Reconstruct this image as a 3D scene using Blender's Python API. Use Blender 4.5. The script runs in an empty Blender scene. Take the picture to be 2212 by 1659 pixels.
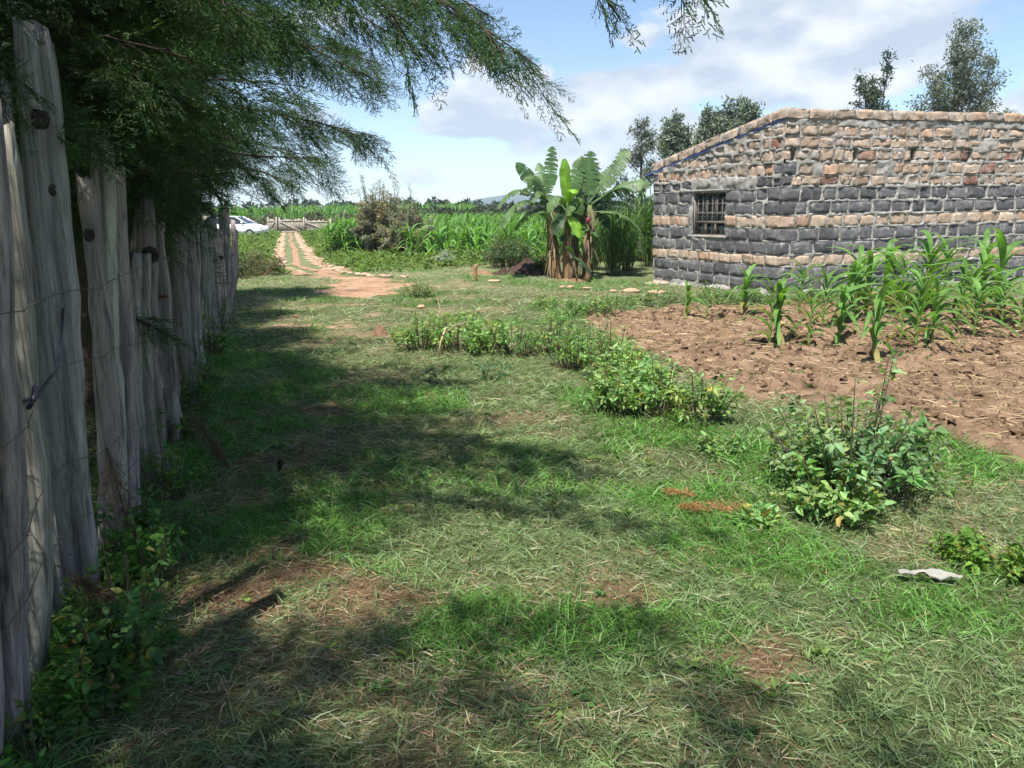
import bpy, math
import numpy as np
from mathutils import Vector, Matrix

# ------------------------------------------------------------------ camera, sky, sun, exposure
S = bpy.context.scene
COL = S.collection
PITCH = math.atan(376 / 1700.0)
ROLL = 0.017
CAM_H = 1.55
cam = bpy.data.cameras.new('camera')
camo = bpy.data.objects.new('camera', cam)
COL.objects.link(camo)
_f = Vector((0, math.cos(PITCH), -math.sin(PITCH)))
_u = Vector((0, math.sin(PITCH), math.cos(PITCH)))
_r = Vector((1, 0, 0))
_R = _r * math.cos(ROLL) - _u * math.sin(ROLL)
_U = _u * math.cos(ROLL) + _r * math.sin(ROLL)
_B = -_f
camo.matrix_world = Matrix(((_R.x, _U.x, _B.x, 0), (_R.y, _U.y, _B.y, 0), (_R.z, _U.z, _B.z, CAM_H), (0, 0, 0, 1)))
cam.sensor_width = 36.0
cam.lens = 36.0 * 1700 / 2212
cam.clip_start = 0.05
cam.clip_end = 8000
S.camera = camo

SUN_EL = math.radians(63)
SUN_H = Vector((-0.38, -0.92, 0)).normalized()
SUN = Vector((SUN_H.x * math.cos(SUN_EL), SUN_H.y * math.cos(SUN_EL), math.sin(SUN_EL)))
sl = bpy.data.lights.new('sun', 'SUN')
sl.energy = 4.8
sl.angle = math.radians(0.6)
sl.color = (1.0, 0.95, 0.87)
so = bpy.data.objects.new('sun', sl)
so.rotation_euler = (-SUN).to_track_quat('-Z', 'Y').to_euler()
COL.objects.link(so)

S.view_settings.view_transform = 'Standard'
S.view_settings.look = 'None'
S.view_settings.gamma = 1.0
S.view_settings.use_curve_mapping = False
S.view_settings.exposure = 1.10
S.render.engine = 'CYCLES'
S.cycles.max_bounces = 5
S.cycles.diffuse_bounces = 3
S.cycles.use_adaptive_sampling = True
S.cycles.adaptive_threshold = 0.03
S.cycles.transmission_bounces = 4
S.cycles.transparent_max_bounces = 6
S.cycles.volume_bounces = 0
S.cycles.use_denoising = True

W = bpy.data.worlds.new('World')
S.world = W
W.use_nodes = True
nt = W.node_tree
nt.nodes.clear()
def wn(t, **k):
    n = nt.nodes.new(t)
    for a, v in k.items():
        setattr(n, a, v)
    return n
def wl(a, b):
    nt.links.new(a, b)
wout = wn('ShaderNodeOutputWorld')
wbg = wn('ShaderNodeBackground')
wbg.inputs['Strength'].default_value = 0.091
wl(wbg.outputs[0], wout.inputs[0])
sky = wn('ShaderNodeTexSky', sky_type='NISHITA')
sky.sun_disc = False
sky.sun_elevation = SUN_EL
sky.sun_rotation = math.atan2(SUN_H.x, SUN_H.y)
sky.altitude = 1800
sky.air_density = 1.0
sky.dust_density = 0.4
sky.ozone_density = 2.2
tc = wn('ShaderNodeTexCoord')
def wmath(op, a, b=None, clamp=False):
    n = wn('ShaderNodeMath', operation=op, use_clamp=clamp)
    for i, v in enumerate((a, b)):
        if v is None:
            continue
        if isinstance(v, (int, float)):
            n.inputs[i].default_value = v
        else:
            wl(v, n.inputs[i])
    return n.outputs[0]
def wvec(op, a, b):
    n = wn('ShaderNodeVectorMath', operation=op)
    for i, v in enumerate((a, b)):
        if isinstance(v, tuple):
            n.inputs[i].default_value = v
        else:
            wl(v, n.inputs[i])
    return n
D = tc.outputs['Generated']
# cumulus banks hanging over the plain: centre direction, half sizes, strength
BANKS = [((0.318, 0.932, 0.175), (0.13, 0.3, 0.080), 1.0), ((0.285, 0.937, 0.21), (0.07, 0.3, 0.06), 0.9), ((0.385, 0.906, 0.155), (0.12, 0.3, 0.048), 0.62),
         ((0.25, 0.955, 0.145), (0.18, 0.3, 0.034), 0.46), ((0.123, 0.984, 0.128), (0.10, 0.3, 0.042), 0.85), ((0.036, 0.987, 0.145), (0.035, 0.3, 0.026), 0.50),
         ((-0.01, 0.993, 0.105), (0.12, 0.3, 0.038), 0.7), ((0.07, 0.995, 0.075), (0.19, 0.3, 0.04), 0.48), ((0.20, 0.97, 0.075), (0.17, 0.3, 0.05), 0.5),
         ((-0.109, 0.993, 0.042), (0.042, 0.3, 0.020), 0.42), ((0.158, 0.969, 0.189), (0.045, 0.3, 0.020), 0.24), ((-0.23, 0.969, 0.105), (0.05, 0.3, 0.030), 0.42),
         ((0.516, 0.851, 0.085), (0.09, 0.4, 0.045), 0.48),
         ((-0.7, 0.7, 0.2), (0.25, 0.3, 0.08), 0.5), ((0.9, -0.2, 0.3), (0.3, 0.4, 0.1), 0.5),
         ((-0.4, -0.85, 0.3), (0.4, 0.3, 0.1), 0.5), ((0.4, -0.8, 0.45), (0.3, 0.3, 0.1), 0.4), ((-0.9, -0.1, 0.35), (0.3, 0.4, 0.1), 0.5)]
acc = None
for c, r, s in BANKS:
    v = wvec('SUBTRACT', D, c)
    v = wvec('MULTIPLY', v.outputs[0], (1 / r[0], 1 / r[1], 1 / r[2]))
    ln = wvec('LENGTH', v.outputs[0], (0, 0, 0)).outputs['Value']
    b = wmath('MULTIPLY', wmath('SUBTRACT', 1.15, ln, True), s)
    acc = b if acc is None else wmath('MAXIMUM', acc, b)
sq = wvec('MULTIPLY', D, (1, 1, 1.9))
nz = wn('ShaderNodeTexNoise')
nz.inputs['Scale'].default_value = 7.5
nz.inputs['Detail'].default_value = 9
nz.inputs['Roughness'].default_value = 0.55
wl(sq.outputs[0], nz.inputs['Vector'])
dens = wmath('ADD', acc, wmath('MULTIPLY', wmath('SUBTRACT', nz.outputs[0], 0.5), 1.5))
mr = wn('ShaderNodeMapRange', interpolation_type='SMOOTHSTEP')
mr.inputs['From Min'].default_value = 0.10
mr.inputs['From Max'].default_value = 0.29
mr.inputs['To Max'].default_value = 0.93
wl(dens, mr.inputs['Value'])
# thin high veil
sq2 = wvec('MULTIPLY', D, (1, 1, 5))
nz2 = wn('ShaderNodeTexNoise')
nz2.inputs['Scale'].default_value = 2.3
nz2.inputs['Detail'].default_value = 6
wl(sq2.outputs[0], nz2.inputs['Vector'])
mr2 = wn('ShaderNodeMapRange', interpolation_type='SMOOTHSTEP')
mr2.inputs['From Min'].default_value = 0.40
mr2.inputs['From Max'].default_value = 0.75
mr2.inputs['To Max'].default_value = 0.22
wl(nz2.outputs[0], mr2.inputs['Value'])
# cloud body: sunlit tops and shaded undersides
off = wvec('ADD', sq.outputs[0], (0.0, 0.0, 0.05))
nz3 = wn('ShaderNodeTexNoise')
nz3.inputs['Scale'].default_value = 7.5
nz3.inputs['Detail'].default_value = 5
wl(off.outputs[0], nz3.inputs['Vector'])
lit = wmath('SUBTRACT', nz.outputs[0], nz3.outputs[0])
mr3 = wn('ShaderNodeMapRange')
mr3.inputs['From Min'].default_value = -0.10
mr3.inputs['From Max'].default_value = 0.10
wl(lit, mr3.inputs['Value'])
ccol = wn('ShaderNodeMix', data_type='RGBA')
ccol.inputs['A'].default_value = (3.2, 3.65, 4.3, 1)
ccol.inputs['B'].default_value = (5.3, 5.4, 5.6, 1)
wl(mr3.outputs[0], ccol.inputs['Factor'])
m1 = wn('ShaderNodeMix', data_type='RGBA')
wl(mr2.outputs[0], m1.inputs['Factor'])
wl(sky.outputs[0], m1.inputs['A'])
m1.inputs['B'].default_value = (3.2, 4.0, 5.2, 1)
m2 = wn('ShaderNodeMix', data_type='RGBA')
wl(mr.outputs[0], m2.inputs['Factor'])
wl(m1.outputs['Result'], m2.inputs['A'])
wl(ccol.outputs['Result'], m2.inputs['B'])
wl(m2.outputs['Result'], wbg.inputs['Color'])

# ------------------------------------------------------------------ helpers
RNG = np.random.default_rng(7)
def _hash(ix, iy, seed):
    h = (ix.astype(np.int64) * 374761393 + iy.astype(np.int64) * 668265263 + seed * 974634777) & 0x7fffffff
    h = ((h ^ (h >> 13)) * 1274126177) & 0x7fffffff
    h = (h ^ (h >> 16)) & 0xffff
    return h / 65535.0
def vnoise(x, y, seed=0):
    x = np.asarray(x, float); y = np.asarray(y, float)
    ix = np.floor(x); iy = np.floor(y)
    fx = x - ix; fy = y - iy
    fx = fx * fx * (3 - 2 * fx); fy = fy * fy * (3 - 2 * fy)
    a = _hash(ix, iy, seed); b = _hash(ix + 1, iy, seed); c = _hash(ix, iy + 1, seed); d = _hash(ix + 1, iy + 1, seed)
    return (a * (1 - fx) + b * fx) * (1 - fy) + (c * (1 - fx) + d * fx) * fy
def fbm(x, y, seed=0, oct=4):
    s = 0; a = 0.5; t = 0
    for o in range(oct):
        s = s + a * vnoise(np.asarray(x) * 2 ** o + 17.3 * o, np.asarray(y) * 2 ** o - 9.1 * o, seed + o)
        t += a; a *= 0.5
    return s / t
def sstep(a, b, x):
    t = np.clip((np.asarray(x, float) - a) / (b - a), 0, 1)
    return t * t * (3 - 2 * t)
def norm(v):
    return v / np.maximum(np.linalg.norm(v, axis=-1, keepdims=True), 1e-9)
def gz(x, y):
    """height of the ground"""
    x = np.asarray(x, float); y = np.asarray(y, float)
    d = np.exp(-(((x - 2.6) / 2.2) ** 2 + ((y - 17.6) / 2.0) ** 2))
    far = sstep(60, 20, np.hypot(x, y))
    return -0.10 * d + far * (0.07 * (fbm(x * 0.5, y * 0.5, 3) - 0.5) + 0.03 * (fbm(x * 2.5, y * 2.5, 5, 2) - 0.5))

class MB:
    """collects vertices, faces and colours, then becomes ONE mesh"""
    def __init__(s):
        s.v = []; s.f = []; s.c = []; s.n = 0
    def add(s, v, faces, col=(0.5, 0.5, 0.5)):
        v = np.asarray(v, float).reshape(-1, 3)
        col = np.asarray(col, float)
        if col.ndim == 1:
            col = np.tile(col, (len(v), 1))
        s.v.append(v); s.c.append(col)
        for fa in (faces if isinstance(faces, list) else [faces]):
            s.f.append(np.asarray(fa, np.int64) + s.n)
        s.n += len(v)
    def mesh(s, name, mat=None, smooth=False):
        me = bpy.data.meshes.new(name)
        if not s.v:
            return me
        V = np.concatenate(s.v); C = np.concatenate(s.c)
        me.vertices.add(len(V)); me.vertices.foreach_set('co', V.astype(np.float32).ravel())
        loops = np.concatenate([f.ravel() for f in s.f])
        sizes = np.concatenate([np.full(len(f), f.shape[1]) for f in s.f])
        starts = np.concatenate([[0], np.cumsum(sizes)[:-1]])
        me.loops.add(len(loops)); me.loops.foreach_set('vertex_index', loops.astype(np.int32))
        me.polygons.add(len(sizes)); me.polygons.foreach_set('loop_start', starts.astype(np.int32))
        try:
            me.polygons.foreach_set('loop_total', sizes.astype(np.int32))
        except Exception:
            pass
        if smooth:
            me.polygons.foreach_set('use_smooth', np.ones(len(sizes), bool))
        ca = me.color_attributes.new('Col', 'FLOAT_COLOR', 'POINT')
        ca.data.foreach_set('color', np.c_[C, np.ones(len(C))].astype(np.float32).ravel())
        if mat:
            me.materials.append(mat)
        me.update(calc_edges=True)
        return me
    def tris(s):
        return sum(len(f) * (f.shape[1] - 2) for f in s.f)
    # -- vectorised shapes
    def strips(s, base, d, bend, L, Wd, nseg, col, tipcol=None, prof=None, side=None, fold=0.0):
        """N ribbons: p(t)=base+d*L*t+bend*L*t^2"""
        N = len(base)
        if N == 0:
            return
        L = np.broadcast_to(np.asarray(L, float), (N,)); Wd = np.broadcast_to(np.asarray(Wd, float), (N,))
        t = np.linspace(0, 1, nseg + 1)
        p = base[:, None, :] + (d * L[:, None])[:, None, :] * t[None, :, None] + (bend * L[:, None])[:, None, :] * (t ** 2)[None, :, None]
        if side is None:
            side = np.cross(d, RNG.normal(size=(N, 3)))
        side = norm(side)
        w = (1 - t ** 1.5) * 0.97 + 0.03 if prof is None else prof(t)
        o = side[:, None, :] * (Wd[:, None] * w[None, :] * 0.5)[:, :, None]
        if fold:
            upv = norm(np.cross(side, d))
            upv = upv * np.sign(upv[:, 2:3] + 1e-6)
            lift = upv[:, None, :] * (Wd[:, None] * w[None, :] * fold)[:, :, None]
            P = np.stack([p - o + lift, p, p + o + lift], axis=2)
            k = 3
        else:
            P = np.stack([p - o, p + o], axis=2)
            k = 2
        m = nseg + 1
        V = P.reshape(-1, 3)
        q = []
        for i in range(nseg):
            for j in range(k - 1):
                q.append([i * k + j, i * k + j + 1, (i + 1) * k + j + 1, (i + 1) * k + j])
        F = (np.asarray(q)[None] + (np.arange(N) * m * k)[:, None, None]).reshape(-1, 4)
        col = np.broadcast_to(np.asarray(col, float), (N, 3))
        tip = col if tipcol is None else np.broadcast_to(np.asarray(tipcol, float), (N, 3))
        cc = col[:, None, :] * (1 - t)[None, :, None] + tip[:, None, :] * t[None, :, None]
        cc = np.repeat(cc[:, :, None, :], k, axis=2).reshape(-1, 3)
        s.add(V, F, cc)
    def leaves(s, base, d, nrm, L, Wd, col, fold=0.18, droop=0.15, fine=False):
        """N pointed leaves folded along the midrib; fine ones have a rounded outline and a curved blade"""
        N = len(base)
        if N == 0:
            return
        L = np.broadcast_to(np.asarray(L, float), (N,))[:, None]; Wd = np.broadcast_to(np.asarray(Wd, float), (N,))[:, None]
        d = norm(d); sd = norm(np.cross(d, nrm)); n2 = np.cross(sd, d)
        tip = base + d * L - n2 * L * droop
        col = np.broadcast_to(np.asarray(col, float), (N, 3))
        a = np.arange(N)[:, None]
        if not fine:
            mid = base + d * L * 0.42
            l = mid - sd * Wd * 0.5 + n2 * Wd * fold
            r = mid + sd * Wd * 0.5 + n2 * Wd * fold
            V = np.stack([base, l, tip, r], axis=1).reshape(-1, 3)
            F = np.concatenate([a * 4 + np.array([[0, 2, 1]]), a * 4 + np.array([[0, 3, 2]])])
            s.add(V, F, np.repeat(col, 4, axis=0))
            return
        m1 = base + d * L * 0.30 + n2 * L * 0.03; m2 = base + d * L * 0.66 - n2 * L * droop * 0.35
        P = [base, m1, m2, tip, m1 - sd * Wd * 0.50 + n2 * Wd * fold, m2 - sd * Wd * 0.40 + n2 * Wd * fold * 0.8, m1 + sd * Wd * 0.50 + n2 * Wd * fold, m2 + sd * Wd * 0.40 + n2 * Wd * fold * 0.8]
        V = np.stack(P, axis=1).reshape(-1, 3)
        T = [[0, 1, 4], [0, 6, 1], [2, 3, 5], [2, 7, 3]]; Q = [[1, 2, 5, 4], [1, 6, 7, 2]]
        F3 = np.concatenate([a * 8 + np.array([q]) for q in T]); F4 = np.concatenate([a * 8 + np.array([q]) for q in Q])
        s.add(V, [F3, F4], np.repeat(col, 8, axis=0))
    def tube(s, pts, rad, sides=6, col=(0.2, 0.15, 0.1), cap=True):
        pts = np.asarray(pts, float); n = len(pts)
        rad = np.broadcast_to(np.asarray(rad, float), (n,))
        tg = np.gradient(pts, axis=0); tg = norm(tg)
        ref = np.array([0.31, 0.17, 0.93]) if abs(tg[0][2]) < 0.9 else np.array([1.0, 0.1, 0])
        a = norm(np.cross(tg, ref)); b = np.cross(tg, a)
        th = np.linspace(0, 2 * np.pi, sides, endpoint=False)
        V = pts[:, None, :] + rad[:, None, None] * (np.cos(th)[None, :, None] * a[:, None, :] + np.sin(th)[None, :, None] * b[:, None, :])
        i = np.arange(n - 1)[:, None] * sides; j = np.arange(sides)[None, :]; j2 = (j + 1) % sides
        F = np.stack([i + j, i + j2, i + sides + j2, i + sides + j], axis=-1).reshape(-1, 4)
        fs = [F]
        if cap:
            fs.append(np.arange(sides)[::-1][None]); fs.append((np.arange(sides) + (n - 1) * sides)[None])
        s.add(V.reshape(-1, 3), fs, col)
    def box(s, lo, hi, col=(0.5, 0.5, 0.5), M=None):
        x0, y0, z0 = lo; x1, y1, z1 = hi
        v = np.array([[x0, y0, z0], [x1, y0, z0], [x1, y1, z0], [x0, y1, z0], [x0, y0, z1], [x1, y0, z1], [x1, y1, z1], [x0, y1, z1]], float)
        if M is not None:
            v = v @ np.asarray(M)[:3, :3].T + np.asarray(M)[:3, 3]
        s.add(v, np.array([[0, 3, 2, 1], [4, 5, 6, 7], [0, 1, 5, 4], [1, 2, 6, 5], [2, 3, 7, 6], [3, 0, 4, 7]]), col)

def obj(name, me, parent=None, kind=None):
    o = bpy.data.objects.new(name, me)
    COL.objects.link(o)
    if parent is not None:
        o.parent = parent
    if kind:
        o['kind'] = kind
    return o
def tag(o, label, cat, group=None):
    o['label'] = label; o['category'] = cat
    if group:
        o['group'] = group
    return o
def thing(name, label, cat, loc=(0, 0, 0), rz=0, group=None):
    o = bpy.data.objects.new(name, None)
    COL.objects.link(o)
    o.empty_display_size = 0.2
    o.location = loc; o.rotation_euler = (0, 0, rz)
    return tag(o, label, cat, group)
def gp(x, y, dz=0.0):
    return (x, y, float(gz(x, y)) + dz)

# ------------------------------------------------------------------ materials
def mat(name, rough=0.8, spec=0.3):
    m = bpy.data.materials.new(name); m.use_nodes = True
    t = m.node_tree; b = t.nodes['Principled BSDF']
    b.inputs['Roughness'].default_value = rough
    b.inputs['Specular IOR Level'].default_value = spec
    return m, t, b
def nd(t, ty, **k):
    n = t.nodes.new(ty)
    for a, v in k.items():
        setattr(n, a, v)
    return n
def noise(t, vec, scale, detail=4, rough=0.55):
    n = nd(t, 'ShaderNodeTexNoise'); n.inputs['Scale'].default_value = scale; n.inputs['Detail'].default_value = detail
    n.inputs['Roughness'].default_value = rough
    if vec is not None:
        t.links.new(vec, n.inputs['Vector'])
    return n.outputs[0]
def mixc(t, fac, a, b, blend='MIX'):
    n = nd(t, 'ShaderNodeMix', data_type='RGBA', blend_type=blend)
    for k, v in (('Factor', fac), ('A', a), ('B', b)):
        if isinstance(v, (int, float)):
            n.inputs[k].default_value = v
        elif isinstance(v, tuple):
            n.inputs[k].default_value = (*v, 1) if len(v) == 3 else v
        else:
            t.links.new(v, n.inputs[k])
    return n.outputs['Result']
def ramp(t, fac, stops):
    n = nd(t, 'ShaderNodeValToRGB'); cr = n.color_ramp
    while len(cr.elements) < len(stops):
        cr.elements.new(0.5)
    for e, (p, c) in zip(cr.elements, stops):
        e.position = p; e.color = (*c, 1) if len(c) == 3 else c
    t.links.new(fac, n.inputs[0])
    return n.outputs[0]
def rng_(t, v, a, b, c=0.0, d=1.0):
    n = nd(t, 'ShaderNodeMapRange'); n.inputs[1].default_value = a; n.inputs[2].default_value = b
    n.inputs[3].default_value = c; n.inputs[4].default_value = d
    t.links.new(v, n.inputs[0])
    return n.outputs[0]
def bump(t, b, h, dist=0.01, st=0.6):
    n = nd(t, 'ShaderNodeBump'); n.inputs['Distance'].default_value = dist; n.inputs['Strength'].default_value = st
    t.links.new(h, n.inputs['Height']); t.links.new(n.outputs[0], b.inputs['Normal'])
def pos(t):
    return nd(t, 'ShaderNodeNewGeometry').outputs['Position']
def vcol(t):
    n = nd(t, 'ShaderNodeAttribute'); n.attribute_name = 'Col'
    return n.outputs['Color']
def maprot(t, vec, sc):
    n = nd(t, 'ShaderNodeMapping'); n.inputs['Scale'].default_value = sc
    t.links.new(vec, n.inputs['Vector'])
    return n.outputs[0]

def leaf_mat(name, rough=0.5, spec=0.3, trans=0.3, vary=0.25, nscale=6.0):
    m, t, b = mat(name, rough, spec)
    c = vcol(t)
    n = noise(t, pos(t), nscale, 2)
    c2 = mixc(t, 1.0, c, ramp(t, n, [(0.3, (1 - vary,) * 3), (0.7, (1 + vary,) * 3)]), 'MULTIPLY')
    t.links.new(c2, b.inputs['Base Color'])
    tr = nd(t, 'ShaderNodeBsdfTranslucent')
    t.links.new(mixc(t, 1.0, c2, (1.25, 1.35, 0.5), 'MULTIPLY'), tr.inputs['Color'])
    mx = nd(t, 'ShaderNodeMixShader'); mx.inputs[0].default_value = trans
    t.links.new(b.outputs[0], mx.inputs[1]); t.links.new(tr.outputs[0], mx.inputs[2])
    t.links.new(mx.outputs[0], t.nodes['Material Output'].inputs[0])
    return m
M_grass = leaf_mat('grass_blade', 0.5, 0.35, 0.25, 0.2, 3)
M_leaf = leaf_mat('broad_leaf', 0.55, 0.25, 0.42, 0.3, 9)
M_maize = leaf_mat('maize_leaf', 0.5, 0.3, 0.4, 0.25, 7)
M_banana = leaf_mat('banana_leaf', 0.5, 0.35, 0.35, 0.25, 4)
M_cyp = leaf_mat('cypress_scale', 0.6, 0.2, 0.35, 0.35, 2.5)
M_tree = leaf_mat('tree_leaf', 0.55, 0.25, 0.25, 0.2, 2)

M_stem, t, b = mat('stem_bark', 0.85, 0.2)
t.links.new(mixc(t, 0.6, vcol(t), ramp(t, noise(t, pos(t), 30, 4), [(0.3, (0.5,) * 3), (0.7, (1.4,) * 3)]), 'MULTIPLY'), b.inputs['Base Color'])

M_wood, t, b = mat('weathered_post', 0.82, 0.25)
tco = nd(t, 'ShaderNodeTexCoord').outputs['Object']
g1 = noise(t, maprot(t, tco, (75, 75, 2.2)), 1.0, 6, 0.7)
g2 = noise(t, maprot(t, tco, (22, 22, 1.0)), 1.0, 5, 0.65)
g3 = noise(t, tco, 3.0, 4)
g4 = noise(t, maprot(t, tco, (6, 6, 1.5)), 1.0, 4, 0.6)
c = ramp(t, g1, [(0.28, (0.12, 0.11, 0.10)), (0.42, (0.32, 0.305, 0.28)), (0.6, (0.47, 0.455, 0.425)), (0.8, (0.60, 0.585, 0.555))])
c = mixc(t, rng_(t, g2, 0.55, 0.66, 0, 0.7), c, (0.075, 0.068, 0.062))
c = mixc(t, rng_(t, g4, 0.5, 0.72, 0, 0.55), c, (0.17, 0.158, 0.145))
c = mixc(t, rng_(t, g3, 0.6, 0.8, 0, 0.3), c, (0.34, 0.29, 0.22))
c = mixc(t, 0.7, c, vcol(t), 'MULTIPLY')
t.links.new(c, b.inputs['Base Color'])
hh = nd(t, 'ShaderNodeMath', operation='SUBTRACT'); t.links.new(g1, hh.inputs[0]); t.links.new(g2, hh.inputs[1])
bump(t, b, hh.outputs[0], 0.018, 1.0)

M_knot, t, b = mat('knot_wood', 0.9, 0.1)
t.links.new(ramp(t, noise(t, pos(t), 60, 4), [(0.3, (0.012, 0.011, 0.01)), (0.7, (0.08, 0.065, 0.055))]), b.inputs['Base Color'])
bump(t, b, noise(t, pos(t), 90, 3), 0.01, 1.0)

M_wire, t, b = mat('rusty_wire', 0.6, 0.4)
b.inputs['Base Color'].default_value = (0.10, 0.085, 0.075, 1); b.inputs['Metallic'].default_value = 0.5

M_ground, t, b = mat('meadow_soil', 0.95, 0.1)
P_ = pos(t)
c = mixc(t, 0.75, vcol(t), ramp(t, noise(t, P_, 14, 8, 0.7), [(0.25, (0.45,) * 3), (0.5, (1.0,) * 3), (0.78, (1.7,) * 3)]), 'MULTIPLY')
c = mixc(t, rng_(t, noise(t, P_, 55, 4), 0.52, 0.7, 0, 0.35), c, (0.26, 0.23, 0.13))
t.links.new(c, b.inputs['Base Color'])
bump(t, b, noise(t, P_, 40, 6, 0.7), 0.03, 0.8)

M_soil, t, b = mat('tilled_soil', 0.95, 0.1)
P_ = pos(t)
c = ramp(t, noise(t, P_, 5, 8, 0.68), [(0.28, (0.075, 0.047, 0.030)), (0.5, (0.21, 0.138, 0.088)), (0.75, (0.34, 0.235, 0.155))])
t.links.new(mixc(t, 0.5, c, vcol(t), 'MULTIPLY'), b.inputs['Base Color'])
bump(t, b, noise(t, P_, 45, 8, 0.7), 0.03, 0.9)

M_path, t, b = mat('dirt_path', 0.95, 0.1)
P_ = pos(t)
c = ramp(t, noise(t, P_, 2.2, 7, 0.65), [(0.3, (0.21, 0.125, 0.075)), (0.55, (0.33, 0.205, 0.13)), (0.8, (0.42, 0.29, 0.19))])
t.links.new(c, b.inputs['Base Color'])
bump(t, b, noise(t, P_, 30, 6, 0.7), 0.02, 0.7)

M_mortar, t, b = mat('grey_mortar', 0.92, 0.15)
P_ = pos(t)
n1 = noise(t, P_, 7, 8, 0.65); n2 = noise(t, P_, 1.1, 4)
c = ramp(t, n1, [(0.3, (0.20, 0.19, 0.175)), (0.5, (0.34, 0.325, 0.30)), (0.72, (0.47, 0.45, 0.42))])
c = mixc(t, rng_(t, n2, 0.45, 0.7, 0, 0.55), c, (0.27, 0.25, 0.225))
t.links.new(c, b.inputs['Base Color'])
bump(t, b, noise(t, P_, 38, 8, 0.7), 0.03, 1.0)

def stone_mat(name, stops, smear):
    m, t, b = mat(name, 0.9, 0.15)
    P_ = pos(t)
    rnd = nd(t, 'ShaderNodeObjectInfo').outputs['Random']
    c = ramp(t, rnd, stops)
    c = mixc(t, 0.8, c, ramp(t, noise(t, P_, 11, 8, 0.75), [(0.28, (0.35,) * 3), (0.5, (1.0,) * 3), (0.74, (1.7,) * 3)]), 'MULTIPLY')
    c = mixc(t, rng_(t, noise(t, P_, 6.0, 6, 0.7), smear[0], smear[1], 0, 0.9), c, (0.36, 0.345, 0.32))
    t.links.new(c, b.inputs['Base Color'])
    bump(t, b, noise(t, P_, 30, 9, 0.75), 0.02, 0.9)
    return m
M_tan = stone_mat('sandstone', [(0.0, (0.38, 0.285, 0.21)), (0.2, (0.43, 0.335, 0.255)), (0.4, (0.35, 0.275, 0.215)), (0.58, (0.41, 0.295, 0.215)), (0.74, (0.31, 0.255, 0.205)), (0.93, (0.40, 0.265, 0.18)), (0.985, (0.19, 0.095, 0.07))], (0.50, 0.66))
M_tanclean = stone_mat('clean_sandstone', [(0.0, (0.42, 0.315, 0.235)), (0.4, (0.46, 0.36, 0.28)), (0.7, (0.40, 0.30, 0.215)), (0.9, (0.40, 0.27, 0.19))], (0.56, 0.74))
M_dark = stone_mat('dark_basalt', [(0.0, (0.105, 0.105, 0.110)), (0.5, (0.14, 0.139, 0.144)), (0.9, (0.085, 0.085, 0.09))], (0.53, 0.72))

def plain(name, col, rough=0.6, spec=0.4, nvar=0.3, nsc=8.0, metal=0.0, bmp=0.0):
    m, t, b = mat(name, rough, spec)
    c = mixc(t, 1.0, col, ramp(t, noise(t, pos(t), nsc, 5, 0.65), [(0.3, (1 - nvar,) * 3), (0.7, (1 + nvar,) * 3)]), 'MULTIPLY')
    t.links.new(c, b.inputs['Base Color'])
    b.inputs['Metallic'].default_value = metal
    if bmp:
        bump(t, b, noise(t, pos(t), nsc * 4, 6, 0.7), bmp, 0.8)
    return m
M_blue = plain('blue_sheet', (0.03, 0.10, 0.42), 0.4, 0.5, 0.15)
M_frame = plain('brown_steel', (0.12, 0.095, 0.08), 0.6, 0.3, 0.25, 20)
M_bar = plain('pale_bar', (0.20, 0.195, 0.175), 0.6, 0.3, 0.2, 20)
M_gatewood = plain('gate_wood', (0.36, 0.31, 0.26), 0.9, 0.1, 0.35, 9)
M_loose = plain('loose_stone', (0.42, 0.28, 0.18), 0.9, 0.1, 0.3, 7, bmp=0.02)
M_slab = plain('track_stone', (0.37, 0.275, 0.19), 0.9, 0.1, 0.3, 5, bmp=0.02)
M_greyrock = plain('grey_rock', (0.30, 0.285, 0.26), 0.9, 0.1, 0.35, 9, bmp=0.02)
M_manure = plain('dark_heap', (0.065, 0.042, 0.032), 0.95, 0.1, 0.5, 6, bmp=0.05)
M_heap = plain('brown_heap', (0.24, 0.145, 0.09), 0.95, 0.1, 0.4, 8, bmp=0.05)
M_car = plain('white_car_paint', (0.78, 0.79, 0.80), 0.25, 0.6, 0.03)
M_carglass = plain('car_glass', (0.03, 0.035, 0.04), 0.08, 0.7, 0.05)
M_tyre = plain('tyre_rubber', (0.025, 0.025, 0.026), 0.8, 0.2)
M_rim = plain('rim_metal', (0.5, 0.5, 0.5), 0.35, 0.5, 0.1, 8, 0.8)
M_lamp = plain('lamp_glass', (0.6, 0.6, 0.6), 0.15, 0.6, 0.05)
M_paper = plain('dirty_plastic', (0.27, 0.265, 0.23), 0.6, 0.4, 0.2, 20)
M_hill = plain('far_hill', (0.055, 0.075, 0.045), 0.95, 0.05, 0.3, 0.01)
M_red = plain('banana_bud', (0.16, 0.018, 0.03), 0.45, 0.4, 0.2, 12)
M_cone = plain('cypress_cone', (0.07, 0.055, 0.045), 0.9, 0.1, 0.3, 60)
M_plastic_tag = plain('insulator', (0.02, 0.025, 0.035), 0.4, 0.4, 0.1)
m, t, b = mat('window_pane', 0.08, 0.6)
b.inputs['Base Color'].default_value = (0.03, 0.042, 0.038, 1)  # green tint in the base colour stands in for reflected plants
M_pane = m

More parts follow.
